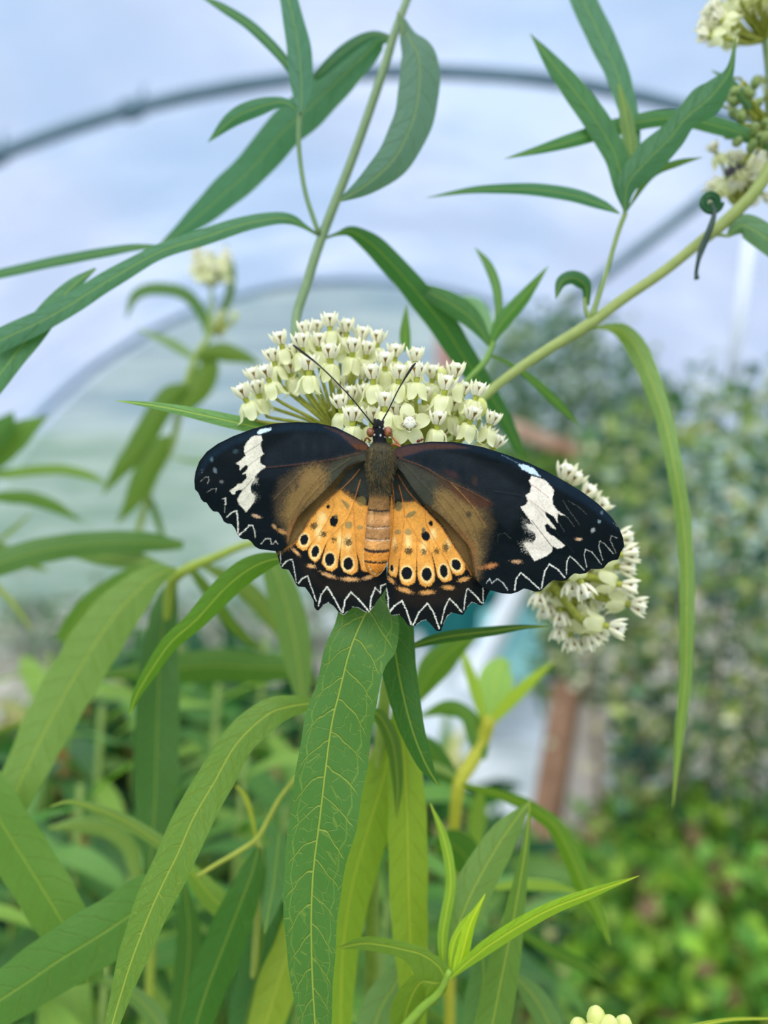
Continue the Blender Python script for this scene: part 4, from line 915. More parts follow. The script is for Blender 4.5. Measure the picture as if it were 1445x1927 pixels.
def paint_RF(p):
    p.poly([(735, 840), (800, 835), (860, 850), (930, 885), (1000, 930), (960, 1000), (900, 940), (830, 905), (760, 880)], (22, 30, 36), 10, 3)
    p.poly([(752, 868), (800, 885), (850, 905), (915, 940), (930, 985), (915, 1040), (905, 1085), (893, 1090), (880, 1026), (836, 977), (797, 946), (760, 900)], (68, 58, 44), 10, 5, 0.9)
    p.poly([(740, 866), (780, 876), (818, 902), (828, 930), (820, 958), (795, 946), (765, 905)], (56, 58, 50), 8, 3)
    p.poly([(820, 925), (845, 922), (880, 940), (903, 966), (910, 990), (900, 1012), (904, 1040), (899, 1070), (893, 1088), (886, 1050), (878, 1025), (848, 990), (818, 960)], (124, 100, 62), 13, 7)
    p.poly([(848, 985), (872, 1000), (896, 1030), (894, 1082), (884, 1040)], (116, 76, 42), 6, 4, 0.7)
    p.poly([(834, 908), (870, 920), (905, 936), (926, 948), (912, 958), (880, 950), (852, 930)], (74, 44, 34), 6, 4, 0.7)
    for a_ in (((830, 930), (868, 975), (896, 1030)), ((845, 925), (890, 985), (903, 1035))): p.line(a_, 1.1, (88, 66, 42), .7, .6, ridge=1)
    p.ell(882, 968, 5, 6, (58, 54, 44), 0, 2, 1, 0.8)
    p.ell(893, 905, 6, 9, (60, 42, 38), 0, 3, 2.5, 0.5)
    for x, y in ((800, 868), (822, 872), (846, 880), (868, 888)): p.ell(x, y, 6, 11, (14, 24, 36), 10, 4, 1, 0.7)
    p.ell(850, 892, 14, 6, (62, 42, 42), 25, 4, 1.5, 0.6)
    p.poly([(738, 846), (769, 839), (811, 834.5), (850, 836), (885, 843), (850, 844), (800, 846), (770, 856), (755, 860), (742, 858)], (92, 58, 36), 3, 0.8)
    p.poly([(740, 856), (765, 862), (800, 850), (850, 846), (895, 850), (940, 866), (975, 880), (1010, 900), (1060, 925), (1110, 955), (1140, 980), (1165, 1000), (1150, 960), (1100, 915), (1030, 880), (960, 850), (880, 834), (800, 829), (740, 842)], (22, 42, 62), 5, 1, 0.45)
    p.line([(752, 862), (800, 880), (838, 903), (880, 922), (922, 945)], 1.6, (96, 62, 44), 0.9, ridge=1)
    p.line([(849, 908), (887, 950), (914, 991)], 1.2, (160, 112, 66), 0.8, ridge=1)
    p.line([(760, 872), (800, 915), (850, 975), (880, 1015)], 1.2, (84, 66, 46), 0.5, ridge=1)
    p.line([(757, 890), (775, 918), (797, 946), (817, 961), (836, 977), (857, 1000), (880, 1026), (889, 1050), (893, 1080)], 2.0, (30, 26, 24), 0.8)
    p.line([(930, 925), (985, 935), (1015, 960), (1045, 1000), (1080, 1040)], 1.0, (40, 44, 50), 0.5, ridge=1)
    W = (220, 212, 201)
    p.poly(c7((430, 350), (500, 368), (565, 395), (625, 455), (655, 500), (640, 570), (645, 640), (690, 700), (770, 752), (690, 735), (690, 820), (650, 760), (600, 730), (560, 705), (575, 755), (640, 835), (680, 890), (640, 880), (590, 832), (560, 850), (580, 910), (620, 940), (690, 985), (765, 1050), (740, 1075), (690, 1085), (645, 1060), (632, 1115), (590, 1150), (520, 1185), (460, 1208), (430, 1170), (390, 1100), (350, 1030), (390, 1020), (440, 1030), (470, 980), (462, 930), (400, 885), (370, 835), (420, 832), (445, 850), (400, 780), (345, 705), (315, 662), (370, 640), (392, 600), (368, 542), (412, 518), (428, 450), (402, 402)), W, 0.9, 1.0)
    p.ell(*c7((400, 1060))[0], 10, 9, W, 40, 5, 7, 0.6)
    p.ell(*c7((400, 880))[0], 5, 12, (200, 196, 190), -35, 4, 5, 0.4)
    p.line(c7((412, 425), (500, 490), (605, 572)), 1.0, (140, 100, 86), 0.8); p.line(c7((388, 572), (470, 640), (565, 722)), 1.0, (140, 100, 86), 0.8)
    p.line(c7((430, 800), (500, 890), (570, 980), (640, 1070)), 1.3, (60, 44, 44), 0.9)
    p.poly([(974, 873), (990, 875), (1005, 882), (1017, 897), (1000, 892), (982, 883)], (190, 214, 232), 1.0, 1.2)  # bluish sky glint on the costa, painted into the wing colour
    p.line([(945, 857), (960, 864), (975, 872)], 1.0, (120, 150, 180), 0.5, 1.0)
    V_ = lambda pts, w, al: p.vee(c7(*pts), w, (206, 206, 198), al)
    V_(((258, 1500), (275, 1385), (318, 1325), (400, 1390), (508, 1492)), 2.8, 1)
    V_(((530, 1480), (562, 1310), (610, 1240), (690, 1290), (762, 1372)), 2.8, 1)
    V_(((780, 1340), (785, 1215), (812, 1160), (860, 1195), (962, 1302)), 2.1, .9)
    V_(((985, 1275), (960, 1150), (972, 1090), (1040, 1120), (1132, 1242)), 1.6, .7)
    V_(((1145, 1200), (1105, 1060), (1118, 1010), (1160, 1030), (1250, 1132)), 1.5, .6)
    V_(((1280, 1130), (1222, 1000), (1232, 952), (1290, 975)), 1.1, .4)
    V_(((745, 600), (800, 690), (860, 770), (910, 840)), 1.1, .10); V_(((790, 600), (900, 660), (985, 740)), 1.0, .08); V_(((700, 715), (790, 770), (860, 860)), 1.0, .12); V_(((690, 800), (760, 910)), 1.0, .12)
    V_(((85, 1020), (95, 940), (160, 925), (230, 990)), 1.2, .07)
    V_(((1250, 820), (1290, 860)), 1.0, .25)
    p.vee(B_((622, 945), (640, 922), (652, 948), (680, 922), (712, 945), (738, 985)), 1.7, (200, 204, 204), .75)
    p.ell(*c7((280, 1215))[0], 9, 3.2, (190, 150, 112), 5, 2, 1.5, .9); p.ell(*c7((905, 988))[0], 6, 2.6, (196, 164, 132), 0, 1.5, 1.2, .9)
    p.ell(*c7((1045, 898))[0], 3.5, 4.5, (176, 176, 178), 30, 1.5, 1, .7); p.ell(*c7((1110, 810))[0], 3, 3, (120, 146, 156), 0, 1.5, 1, .8); p.ell(*c7((1137, 722))[0], 2.4, 3, (90, 110, 126), 0, 1.5, 1, .8)
    p.ell(923, 1065, 11, 4.5, (176, 118, 72), -12, 2.5, 2, .9); p.ell(905, 1068, 6, 3, (150, 98, 60), 0, 2.5, 2, .8)
def paint_LF(p):
    p.poly([(695, 838), (640, 818), (560, 812), (500, 850), (480, 900), (520, 900), (600, 870), (690, 860)], (20, 28, 36), 10, 3)
    p.poly([(690, 850), (620, 868), (560, 878), (528, 900), (515, 935), (520, 980), (540, 1010), (545, 1024), (560, 976), (600, 935), (650, 882), (690, 866)], (68, 58, 44), 9, 5, .9)
    p.poly([(690, 852), (640, 862), (612, 885), (610, 920), (632, 905), (655, 878), (690, 866)], (58, 60, 50), 7, 3)
    p.poly([(573, 882), (600, 876), (616, 892), (612, 922), (592, 942), (570, 960), (556, 985), (548, 1006), (543, 1000), (540, 985), (532, 972), (540, 935), (556, 912)], (122, 98, 60), 12, 7)
    p.poly([(545, 985), (560, 965), (556, 985), (548, 1012), (541, 1022), (540, 1005)], (128, 88, 50), 3, 2, .8)
    p.poly([(692, 838), (665, 824), (632, 809), (610, 803), (640, 818), (662, 838), (672, 846), (690, 848)], (90, 56, 36), 3, .8)
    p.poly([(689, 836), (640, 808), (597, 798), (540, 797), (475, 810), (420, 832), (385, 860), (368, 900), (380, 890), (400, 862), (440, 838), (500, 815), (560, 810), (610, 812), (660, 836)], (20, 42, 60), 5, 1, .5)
    for x, y in ((570, 842), (592, 842), (614, 846)): p.ell(x, y, 4, 13, (30, 36, 42), 0, 4, 2, .7)
    p.line([(678, 852), (620, 866), (540, 876), (500, 880)], 1.5, (86, 56, 42), .85, ridge=1)
    p.line([(590, 870), (550, 905), (515, 940)], 1.0, (120, 96, 66), .6, ridge=1)
    p.line([(660, 862), (600, 905), (560, 950), (537, 985)], 1.0, (120, 92, 60), .5, ridge=1)
    p.line([(676, 866), (651, 880), (626.6, 909), (603.7, 931.8), (581, 953), (565.7, 968.3), (558, 979), (550.5, 995.7), (545, 1012), (541, 1026)], 2.2, (34, 30, 26), .85)
    for a_ in (((618, 880), (575, 930), (548, 980)), ((612, 905), (580, 940), (556, 975))): p.line(a_, 1.1, (88, 66, 42), .7, .6, ridge=1)
    p.ell(558, 915, 3, 8, (60, 56, 46), 15, 2, 1, .7)
    W = (208, 203, 188)
    p.poly(c1((900, 288), (985, 288), (1002, 350), (975, 400), (990, 480), (1018, 535), (970, 590), (975, 660), (1055, 710), (980, 760), (905, 840), (890, 900), (860, 940), (840, 990), (850, 1060), (905, 1110), (890, 1190), (830, 1270), (785, 1330), (715, 1255), (665, 1190), (660, 1150), (700, 1080), (735, 1025), (690, 1020), (640, 1045), (625, 1088), (588, 1078), (558, 1035), (610, 1000), (680, 945), (725, 935), (775, 880), (790, 850), (775, 805), (722, 815), (800, 740), (815, 695), (770, 690), (695, 760), (690, 690), (640, 668), (720, 615), (770, 560), (750, 500), (760, 430), (800, 370), (850, 308)), W, .9, .9)
    p.ell(*c1((900, 900))[0], 4, 5, W, 0, 3, 5, .5); p.ell(*c1((880, 1120))[0], 6, 7, W, 0, 4, 5, .4)
    p.line(c1((760, 530), (870, 462), (975, 392)), 1.3, (120, 110, 96), .8); p.line(c1((800, 705), (890, 635), (1000, 556)), 1.1, (140, 128, 110), .8); p.line(c1((735, 1025), (810, 950), (870, 870)), 1.2, (90, 82, 72), .8)
    p.line(c1((735, 1220), (800, 1130), (860, 1060)), .8, (160, 152, 136), .5)
    p.poly(c1((918, 262), (960, 212), (1040, 188), (1128, 182), (1120, 215), (1040, 245), (960, 268)), (196, 218, 230), 1.0, 1.2)  # left costa: pale reflection of the sky painted as vertex colour
    V_ = lambda f, pts, w, al: p.vee(f(*pts), w, (208, 206, 196), al)
    V_(c1, ((165, 905), (230, 850), (270, 850), (275, 890), (255, 940)), 1.3, .32); V_(c1, ((245, 1060), (320, 1012), (375, 1010), (365, 1060)), 1.3, .3); V_(c1, ((170, 745), (190, 760), (180, 790)), 1.0, .2)
    V_(c1, ((455, 1148), (500, 1140)), 1.6, .8); V_(c1, ((500, 1142), (500, 1220)), 3.4, .85); V_(c1, ((495, 1220), (488, 1330)), 1.2, .4)
    V_(c2, ((235, 300), (320, 225), (395, 190)), 2.0, 1); V_(c2, ((405, 190), (425, 300), (430, 400), (432, 560)), 3.2, .95)
    V_(c2, ((450, 605), (560, 510), (620, 440), (680, 440)), 2.6, 1); V_(c2, ((685, 445), (715, 550), (728, 650)), 2.2, .8)
    V_(c2, ((820, 760), (900, 665), (985, 665), (995, 760)), 1.8, .65); V_(c2, ((1025, 765), (1070, 705), (1110, 755)), 1.5, .7)
    p.ell(*c1((313, 612))[0], 3, 4, (80, 110, 120), 0, 1.5, 1, .7); p.ell(*c1((357, 760))[0], 3.5, 5, (100, 116, 126), -20, 1.5, 1, .7); p.ell(*c1((445, 915))[0], 4, 3, (110, 112, 116), 20, 1.5, 1.2, .7); p.ell(*c1((640, 500))[0], 5, 4, (56, 76, 86), 0, 2, 1.5, .6)
    p.ell(*c2((745, 285))[0], 7.5, 3, (176, 146, 120), 18, 1.6, 1.3, .95); p.ell(*c2((1052, 465))[0], 6, 3, (170, 134, 92), 50, 1.6, 1, .9); p.ell(*c2((1185, 548))[0], 9, 3.8, (166, 122, 76), 25, 2, 1.3, .9)
    p.ell(*c2((1350, 690))[0], 7, 6, (132, 92, 56), 0, 3, 2, .8)
ORG, ORL = (224, 158, 74), (242, 206, 138)
def paint_RH(p):
    p.poly(RH_out, (12, 17, 20), 1, 0)
    p.poly([(735, 865), (760, 865), (820, 925), (870, 975), (905, 1040), (912, 1095), (890, 1085), (862, 1040), (830, 985), (795, 945), (760, 920), (735, 915)], (104, 80, 46), 5, 3)
    p.poly([(725, 855), (760, 860), (800, 905), (812, 940), (790, 950), (757, 938), (735, 945), (728, 930)], (50, 54, 50), 6, 2)
    p.poly([(740, 1085), (760, 1100), (860, 1100), (890, 1080), (885, 1110), (850, 1135), (790, 1145), (745, 1130)], (38, 32, 26), 10, 3, .5)
    p.poly([(731, 1076), (731, 1000), (733, 960), (737, 932), (741, 958), (757, 946), (781, 944), (799, 958), (814, 974), (829, 990), (845, 1013), (857, 1034), (866, 1047), (874, 1060), (876, 1070), (870, 1081), (860, 1083), (852, 1079), (850, 1090), (842, 1095), (832, 1095), (824, 1086), (819, 1083), (818, 1092), (812, 1101), (800, 1105), (790, 1098), (786, 1086), (783, 1086), (780, 1097), (768, 1103), (756, 1098), (750, 1082), (748, 1078), (745, 1086), (736, 1084)], ORG, 1.4, 1.2)
    for cx, cy, rx, ry in ((765, 1078, 15, 22), (803, 1080, 15, 24), (835, 1074, 12, 21), (860, 1064, 12, 18), (739, 1072, 8, 12), (768, 1020, 10, 26), (797, 1030, 10, 20), (742, 1022, 6, 20), (815, 1005, 10, 18), (843, 1025, 7, 16)):
        p.C[:] = p.C; m = sstep(1-np.sqrt(((p.P[:, 0]-cx)/rx)**2+((p.P[:, 1]-cy)/ry)**2)); lum = (p.C[:, 0] > 0.4); p.apply(m*lum*1.1, ORL)
    p.poly([(741, 955), (757, 944), (781, 942), (770, 952), (755, 960)], (150, 110, 60), 4, 3, .6)
    ol = (158, 134, 84)
    p.ell(749, 1001, 6.5, 5, ol, 0, .8, .4, .9); p.ell(768, 1001, 7.2, 6, ol, 25, .8, .4, .9); p.ell(749.7, 953, 7, 9, (112, 104, 70), 0, 1, .5, .85); p.ell(773.5, 968, 10.5, 4.6, (134, 118, 76), -27, .9, .5, .9); p.ell(797, 996, 4, 4, (120, 110, 80), 0, 1, .5, .8)
    vc = (190, 112, 50)
    for l in (((200, 220), (245, 400), (268, 600), (255, 780), (235, 950), (205, 1200)), ((270, 590), (340, 710), (430, 870), (540, 980), (605, 1100), (650, 1300)), ((425, 870), (422, 1020), (420, 1180)), ((525, 530), (535, 690), (620, 850), (730, 1040), (850, 1260)), ((118, 190), (140, 400), (135, 620), (110, 900), (70, 1200)), ((190, 90), (300, 270), (420, 410), (520, 520), (700, 710), (840, 920), (960, 1100), (1030, 1210), (1100, 1330))):
        p.line(c6(*l), 1.5, vc, .8, ridge=1)
    p.line(c6((330, 120), (420, 210), (500, 300)), 1.0, (96, 74, 50), .5)
    bk = (14, 20, 26)
    for l, w_ in ((((751, 1052), (750, 1075), (749, 1100)), (.6, 5)), (((784, 1052), (784, 1075), (784, 1102)), (.6, 5)), (((812, 1040), (818, 1065), (822, 1092)), (.6, 5)), (((842, 1055), (850, 1078), (856, 1098)), (.6, 3.5))):
        p.line(l, w_, bk, .95, .5)
    for cx, cy, rx, ry, rot in ((765.4, 1078.8, 10.3, 12, 0), (802.9, 1080.6, 9.6, 12.5, 0), (834.9, 1074.5, 7.5, 12.2, -8), (858.3, 1062.7, 8.3, 10.8, -25), (737.3, 1069.3, 3.4, 6.5, 0), (801, 1008.5, 7.8, 9.6, -25), (810.6, 985, 3.8, 5, -10)):
        if cy > 1050 and rx > 5: p.ell(cx, cy+1, rx+3.2, ry+3.8, (246, 214, 150), rot, 1.6, .8, .75)
        p.ell(cx, cy, rx, ry, bk, rot, .8, .8)
    p.ell(797, 999, 3, 4, (96, 90, 70), 0, 1, 1, .9)
    for cx, cy, rx, ry, a in ((768.7, 1036.8, 7, 7, .9), (796.9, 1039, 5, 5.5, .85), (820.8, 1037, 4, 6, .85), (838.8, 1030, 6, 7.5, .85), (744.4, 1032, 4, 7, .5)):
        p.ell(cx, cy, rx, ry, (70, 58, 36), 0, 1.5, 3.2, a)
    tn = (206, 150, 88)
    for cx, cy, rx, ry, rot in ((762, 1111, 14, 4.2, 18), (803, 1115, 13, 4, -3), (843, 1105.6, 10, 4, 5), (872.6, 1090.5, 10, 4, -15), (736, 1092, 8, 3.6, 40)): p.ell(cx, cy, rx, ry, tn, rot, 2.0, 1.6, .95)
    V_ = lambda pts, w_, al=1: p.vee(c5(*pts), w_, (214, 214, 204), al)
    V_(((130, 765), (185, 695), (265, 640)), 3.2); V_(((268, 640), (320, 750), (370, 905)), 3.0); V_(((390, 900), (450, 770), (545, 665)), 2.8); V_(((548, 668), (612, 770), (672, 938)), 2.8)
    V_(((692, 890), (735, 710), (785, 615)), 2.4); V_(((788, 618), (850, 680), (918, 762)), 2.6); V_(((940, 745), (955, 610), (972, 520)), 2.1); V_(((990, 508), (1060, 575), (1135, 662)), 2.3); V_(((1152, 665), (1148, 500)), 1.8)
    V_(((118, 745), (118, 610), (98, 505)), 2.2)
    for a, b in ((5, 6), (10, 11), (11, 12), (16, 17), (17, 18), (21, 22), (22, 23)): p.vee([RH_out[a-1], RH_out[a]], 1.3, (210, 214, 204), .6)
def paint_LH(p):
    p.poly(LH_out, (12, 17, 20), 1, 0)
    p.poly([(690, 860), (650, 868), (600, 915), (560, 962), (530, 1010), (520, 1045), (548, 1030), (572, 998), (600, 955), (640, 925), (680, 905), (712, 900)], (112, 88, 52), 5, 3)
    p.poly([(715, 855), (690, 862), (650, 885), (632, 918), (660, 925), (685, 938), (712, 948), (722, 900)], (50, 54, 50), 6, 2)
    p.poly([(712, 1085), (690, 1095), (610, 1090), (560, 1050), (575, 1085), (620, 1120), (680, 1130), (715, 1115)], (38, 32, 26), 10, 3, .5)
    p.poly(c3((1180, 480), (1110, 480), (1060, 440), (960, 400), (860, 330), (790, 275), (690, 360), (560, 480), (440, 620), (340, 790), (290, 870), (240, 940), (270, 990), (330, 1030), (385, 1008), (400, 985), (392, 1060), (420, 1120), (480, 1168), (530, 1130), (560, 1060), (562, 1180), (620, 1262), (690, 1282), (752, 1232), (768, 1120), (788, 1190), (830, 1282), (930, 1328), (1000, 1282), (1012, 1200), (1040, 1262), (1090, 1285), (1200, 1290), (1260, 1000)), ORG, 1.4, 1.2)
    for cx, cy, rx, ry in ((572, 1016, 12, 18), (593, 1040, 11, 20), (620, 1054, 14, 22), (655, 1060, 16, 22), (690, 1050, 12, 26), (600, 1000, 12, 26), (640, 1020, 9, 24), (655, 1020, 10, 26), (606, 975, 14, 18)):
        m = sstep(1-np.sqrt(((p.P[:, 0]-cx)/rx)**2+((p.P[:, 1]-cy)/ry)**2)); lum = (p.C[:, 0] > 0.4); p.apply(m*lum*1.1, ORL)
    p.poly(c3((790, 275), (900, 300), (1000, 400), (1110, 470), (1000, 420), (860, 350)), (140, 104, 58), 5, 3, .7)
    ol = (158, 136, 86)
    p.ell(656, 988, 7, 7, ol, -30, .8, .4, .95); p.ell(677, 992.4, 5.5, 4, ol, 0, .8, .4, .9); p.poly(c3((795, 388), (850, 420), (905, 465), (890, 525), (855, 490), (815, 430)), (140, 122, 78), 1, .6, .9); p.ell(680, 943, 9, 9, (122, 106, 66), 0, 2, 1, .8)
    vc = (190, 118, 58)
    for l in (((1038, 150), (985, 330), (930, 510), (870, 640), (800, 725), (690, 830), (620, 930), (560, 1080)), ((812, 730), (805, 900), (780, 1100)), ((695, 385), (712, 470), (650, 620), (540, 800), (440, 930), (390, 1010)), ((945, 500), (965, 740), (988, 1000), (1015, 1150), (1050, 1280)), ((1030, 20), (930, 140), (790, 275), (690, 350), (600, 420), (430, 620), (330, 790), (225, 935), (100, 1010)), ((1140, 0), (1165, 200), (1150, 400), (1085, 690))):
        p.line(c3(*l), 1.5, vc, .8, ridge=1)
    bk = (14, 20, 26)
    for l, w_ in ((((620, 930), (585, 1030), (548, 1150)), (.6, 5)), (((792, 1000), (782, 1130), (775, 1270)), (.6, 6)), (((990, 1050), (1015, 1150), (1040, 1300)), (.6, 6)), (((440, 930), (400, 990), (370, 1050)), (.6, 2.5))): p.line(c3(*l), w_, bk, .95, .5)
    for (x, y), rx, ry, rot in (((345, 890), 50, 68, 15), ((480, 1036), 46, 72, 15), ((660, 1133), 60, 80, 5), ((888, 1186), 62, 78, 0), ((710, 660), 50, 70, 10), ((640, 482), 22, 28, 10)):
        q = c3((x, y))[0]
        if y > 800: p.ell(q[0], q[1]+1, rx/6.568+3.0, ry/6.568+3.6, (246, 214, 150), rot, 1.6, .8, .75)
        p.ell(q[0], q[1], rx/6.568, ry/6.568, bk, rot, .8, .8)
    p.ell(*c3((735, 605))[0], 3.5, 4, (100, 94, 76), 0, 1, 1.2, .8)
    for (x, y), rx, ry in (((460, 720), 38, 45), ((585, 825), 38, 38), ((712, 890), 28, 33), ((885, 922), 40, 48)):
        q = c3((x, y))[0]; p.ell(q[0], q[1], rx/6.568, ry/6.568, (70, 58, 36), 0, 1.5, 3.0, .9)
    tn = (204, 156, 104)
    for (x, y), rx, ry, rot in (((435, 262), 45, 22, 12), ((625, 362), 78, 20, 20), ((858, 405), 85, 22, 4), ((1062, 382), 60, 20, -15), ((272, 110), 50, 18, 42)):
        q = c4_((x, y))[0]; p.ell(q[0], q[1], rx/5.78, ry/5.78, tn, rot, 1.8, 1.5, .95)
    V_ = lambda pts, w_, al=1: p.vee(c4_(*pts), w_, (208, 210, 200), al)
    V_(((115, 265), (165, 210), (225, 188)), 2.0); V_(((235, 195), (255, 310), (275, 440)), 1.6, .9); V_(((300, 448), (340, 395), (395, 370)), 2.4); V_(((400, 370), (430, 470), (492, 640)), 2.2, .95)
    V_(((515, 690), (545, 570), (608, 488)), 2.8); V_(((612, 488), (680, 600), (762, 755)), 2.8); V_(((780, 765), (805, 630), (868, 545)), 3.2); V_(((872, 548), (950, 620), (1062, 752)), 3.2)
    V_(((1076, 740), (1090, 600), (1135, 498)), 3.0); V_(((1135, 498), (1188, 552)), 2.4); V_(((1188, 552), (1195, 475), (1245, 458)), 2.4); V_(((102, 100), (106, 235)), 1.3, .7)
    for a in (16, 17, 20, 21, 23, 24, 25, 26): p.vee([LH_out[a], LH_out[a+1]], 1.3, (210, 214, 204), .6)

def smooth_outline(out, step=1.3):
    P = np.array(out+[out[0]], float); res = []
    for i in range(len(P)-1):
        L = np.linalg.norm(P[i+1]-P[i]); k = max(1, int(round(L/step)))
        for j in range(k): res.append(P[i]+(P[i+1]-P[i])*j/k)
    R = np.array(res)
    for _ in range(2): R = (np.roll(R, 1, 0)+2*R+np.roll(R, -1, 0))/4
    return R
def wing(name, parent, out, painter, depth, base, seed, label):
    r = np.random.default_rng(seed); O = smooth_outline(out); st = 1.35
    lo, hi = O.min(0), O.max(0)
    gx, gy = np.meshgrid(np.arange(lo[0], hi[0], st), np.arange(lo[1], hi[1], st*0.87))
    gx = gx+(np.arange(gx.shape[0]) % 2)[:, None]*st/2
    G = np.stack([gx.ravel(), gy.ravel()], 1); G += r.uniform(-.18, .18, G.shape)
    G = G[poly_sd(G, O[::3]) < -1.0]
    allp = np.vstack([O, G]); k = len(O)
    vs, es, fs, *_ = delaunay_2d_cdt([Vector(p) for p in allp], [(i, (i+1) % k) for i in range(k)], [], 1, 1e-4)
    P = np.array([tuple(v) for v in vs]); p = Paint(P, base); painter(p); p.grain(0.07)
    D = depth(P)-p.ridge*0.00009+vnoise(P, 40, seed)*0.00025
    W = at_np(P, D); C = np.column_stack([p.C, np.ones(len(P))])
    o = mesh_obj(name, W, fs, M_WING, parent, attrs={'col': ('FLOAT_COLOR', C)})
    o['label'] = label; return o
bf = empty('butterfly', tuple(at(714, 960, 0.1525)), 'large black, white and orange butterfly resting with open wings on the white milkweed flowers', 'butterfly')
dLF = lambda P: 0.1506+(694-P[:, 0])/330*0.0050-0.0009*np.sin(np.clip((P[:, 1]-795)/200, 0, 1)*PI)+0.0012*np.exp(-((P[:, 0]-694)/26)**2)*-0.3
dRF = lambda P: 0.1506-(P[:, 0]-742)/430*0.0012-0.0009*np.sin(np.clip((P[:, 1]-832-(P[:, 0]-742)*0.2)/150, 0, 1)*PI)
def dLH(P): return 0.1521+(714-P[:, 0])/200*0.0022+0.0006*np.cos(P[:, 0]/9.0)*0.35
def dRH(P): return 0.1521-(P[:, 0]-730)/200*0.0004+0.0006*np.cos(P[:, 0]/9.0)*0.35
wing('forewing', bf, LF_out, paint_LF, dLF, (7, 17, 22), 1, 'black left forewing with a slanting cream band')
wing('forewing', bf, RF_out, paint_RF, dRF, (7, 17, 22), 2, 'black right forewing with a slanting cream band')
wing('hindwing', bf, LH_out, paint_LH, dLH, (20, 22, 26), 3, 'orange left hindwing with black spots and zigzag edge')
wing('hindwing', bf, RH_out, paint_RH, dRH, (20, 22, 26), 4, 'orange right hindwing with black spots and zigzag edge')
# body: one continuous surface from face to tail
st = [(789, 711, 2.5), (792, 711, 6), (797, 711.5, 9), (804, 712, 11.5), (812, 713, 13.5), (820, 714, 13.5), (827, 714, 12.5), (832, 714.5, 13), (838, 715, 19), (846, 716, 24), (856, 716.5, 26.5), (868, 716.5, 27), (880, 716, 26), (892, 715.5, 23.5), (903, 715, 20.5), (913, 714.5, 18.5), (925, 714, 18), (940, 713.5, 19.5), (958, 712.5, 20.8), (962, 712.5, 20.4), (966, 712, 21.2), (985, 711, 22.6), (991, 711, 22), (995, 711, 22.8), (1010, 710.5, 23.6), (1014, 710, 23), (1018, 710, 23.8), (1032, 709, 24), (1036, 709, 23.2), (1041, 708.5, 23.6), (1055, 707.5, 22.3), (1059, 707, 21), (1063, 707, 20.8), (1072, 706.5, 17), (1080, 706.5, 10.5), (1086, 706.5, 3)]
st = np.array(st); yy = np.arange(789, 1086.1, 1.3); cx = np.interp(yy, st[:, 0], st[:, 1]); rx = np.interp(yy, st[:, 0], st[:, 2])
kk = np.array([1, 2, 1])/4; rx[1:-1] = np.convolve(rx, kk, 'valid')
nk = 72; V = []; PP = []
for y, c, R in zip(yy, cx, rx):
    for k in range(nk):
        a = 2*PI*k/nk; px = c+R*math.cos(a); Dc = 0.1500 if y < 915 else 0.1505
        V.append((px, y, Dc-R*0.92*math.sin(a)*0.0001)); PP.append((px, y, math.sin(a), math.cos(a)))
V = np.array(V); PP = np.array(PP); p = Paint(PP[:, :2], (60, 54, 42))
y_ = PP[:, 1]+p.fuzz(1.0, 3); x_ = PP[:, 0]
p.apply(sstep((836-y_)/4), (10, 14, 20)); p.apply(sstep((y_-834)/6)*sstep((920-y_)/20)*.8, (74, 68, 50))
p.ell(716, 872, 16, 26, (46, 50, 46), 0, 8, 3, .8); p.line([(700, 845), (694, 880), (700, 905)], 3, (128, 106, 64), .7, 1.5); p.line([(737, 850), (738, 880), (730, 905)], 3, (104, 92, 60), .5, 1.5)
p.ell(716, 858, 10, 8, (88, 80, 56), 0, 6, 3, .5); p.ell(712, 912, 10, 9, (34, 36, 36), 0, 5, 3, .8); p.ell(724, 908, 5, 9, (120, 96, 62), 0, 3, 2, .6)
p.apply(sstep((y_-926)/14), (128, 94, 54)); p.apply(sstep((y_-966)/6), (176, 126, 78)); p.apply(sstep((y_-988)/5), (168, 122, 76)); p.apply(sstep((y_-1014)/5), (206, 148, 84)); p.apply(sstep((y_-1036)/4), (214, 140, 56)); p.apply(sstep((y_-1060)/4), (206, 128, 44))
p.ell(730, 975, 8, 12, (214, 156, 104), 0, 4, 2, .7); p.ell(698, 975, 4, 14, (216, 168, 110), 0, 3, 2, .6)
for yl, w_, al in ((960, 3.0, .9), (990, 2.0, .6), (1013, 2.2, .6), (1036, 5.5, .95), (1057, 3.8, .95)):
    cc = np.interp(yl, st[:, 0], st[:, 1]); p.line([(cc-24, yl-2), (cc-10, yl+1), (cc+8, yl+2), (cc+24, yl)], w_, (26, 24, 30), al, 1.6)
for yl in (991, 1014): p.line([(686, yl+1), (710, yl+4), (734, yl+2)], 1.0, (214, 200, 190), .7, 1.5)
p.line([(694, 1066), (703, 1079), (716, 1080), (726, 1066)], 1.6, (220, 200, 160), .8, 1.6); p.line([(700, 1074), (708, 1081), (718, 1075)], 2, (40, 34, 30), .7, 1.5)
p.ell(706, 798, 2, 4, (150, 128, 92), 0, .8, .4, .9)
for q in ((702, 812), (715, 803), (704, 818), (716, 819), (722, 806)): p.ell(q[0], q[1], 1.8, 2.0, (196, 206, 210), 0, .6, .3, .9)
p.line([(724, 822), (733, 826)], 2, (200, 206, 206), .7)
p.grain(0.10)
V[:, 2] += vnoise(V[:, :2], 4, 3)*0.00008
F = grid_faces(len(yy), nk, True); F.append(tuple(range(nk))); F.append(tuple((len(yy)-1)*nk+k for k in range(nk)))
mesh_obj('body', at_np(V[:, :2], V[:, 2]), F, M_BODY, bf, attrs={'col': ('FLOAT_COLOR', np.column_stack([p.C, np.ones(len(V))]))})
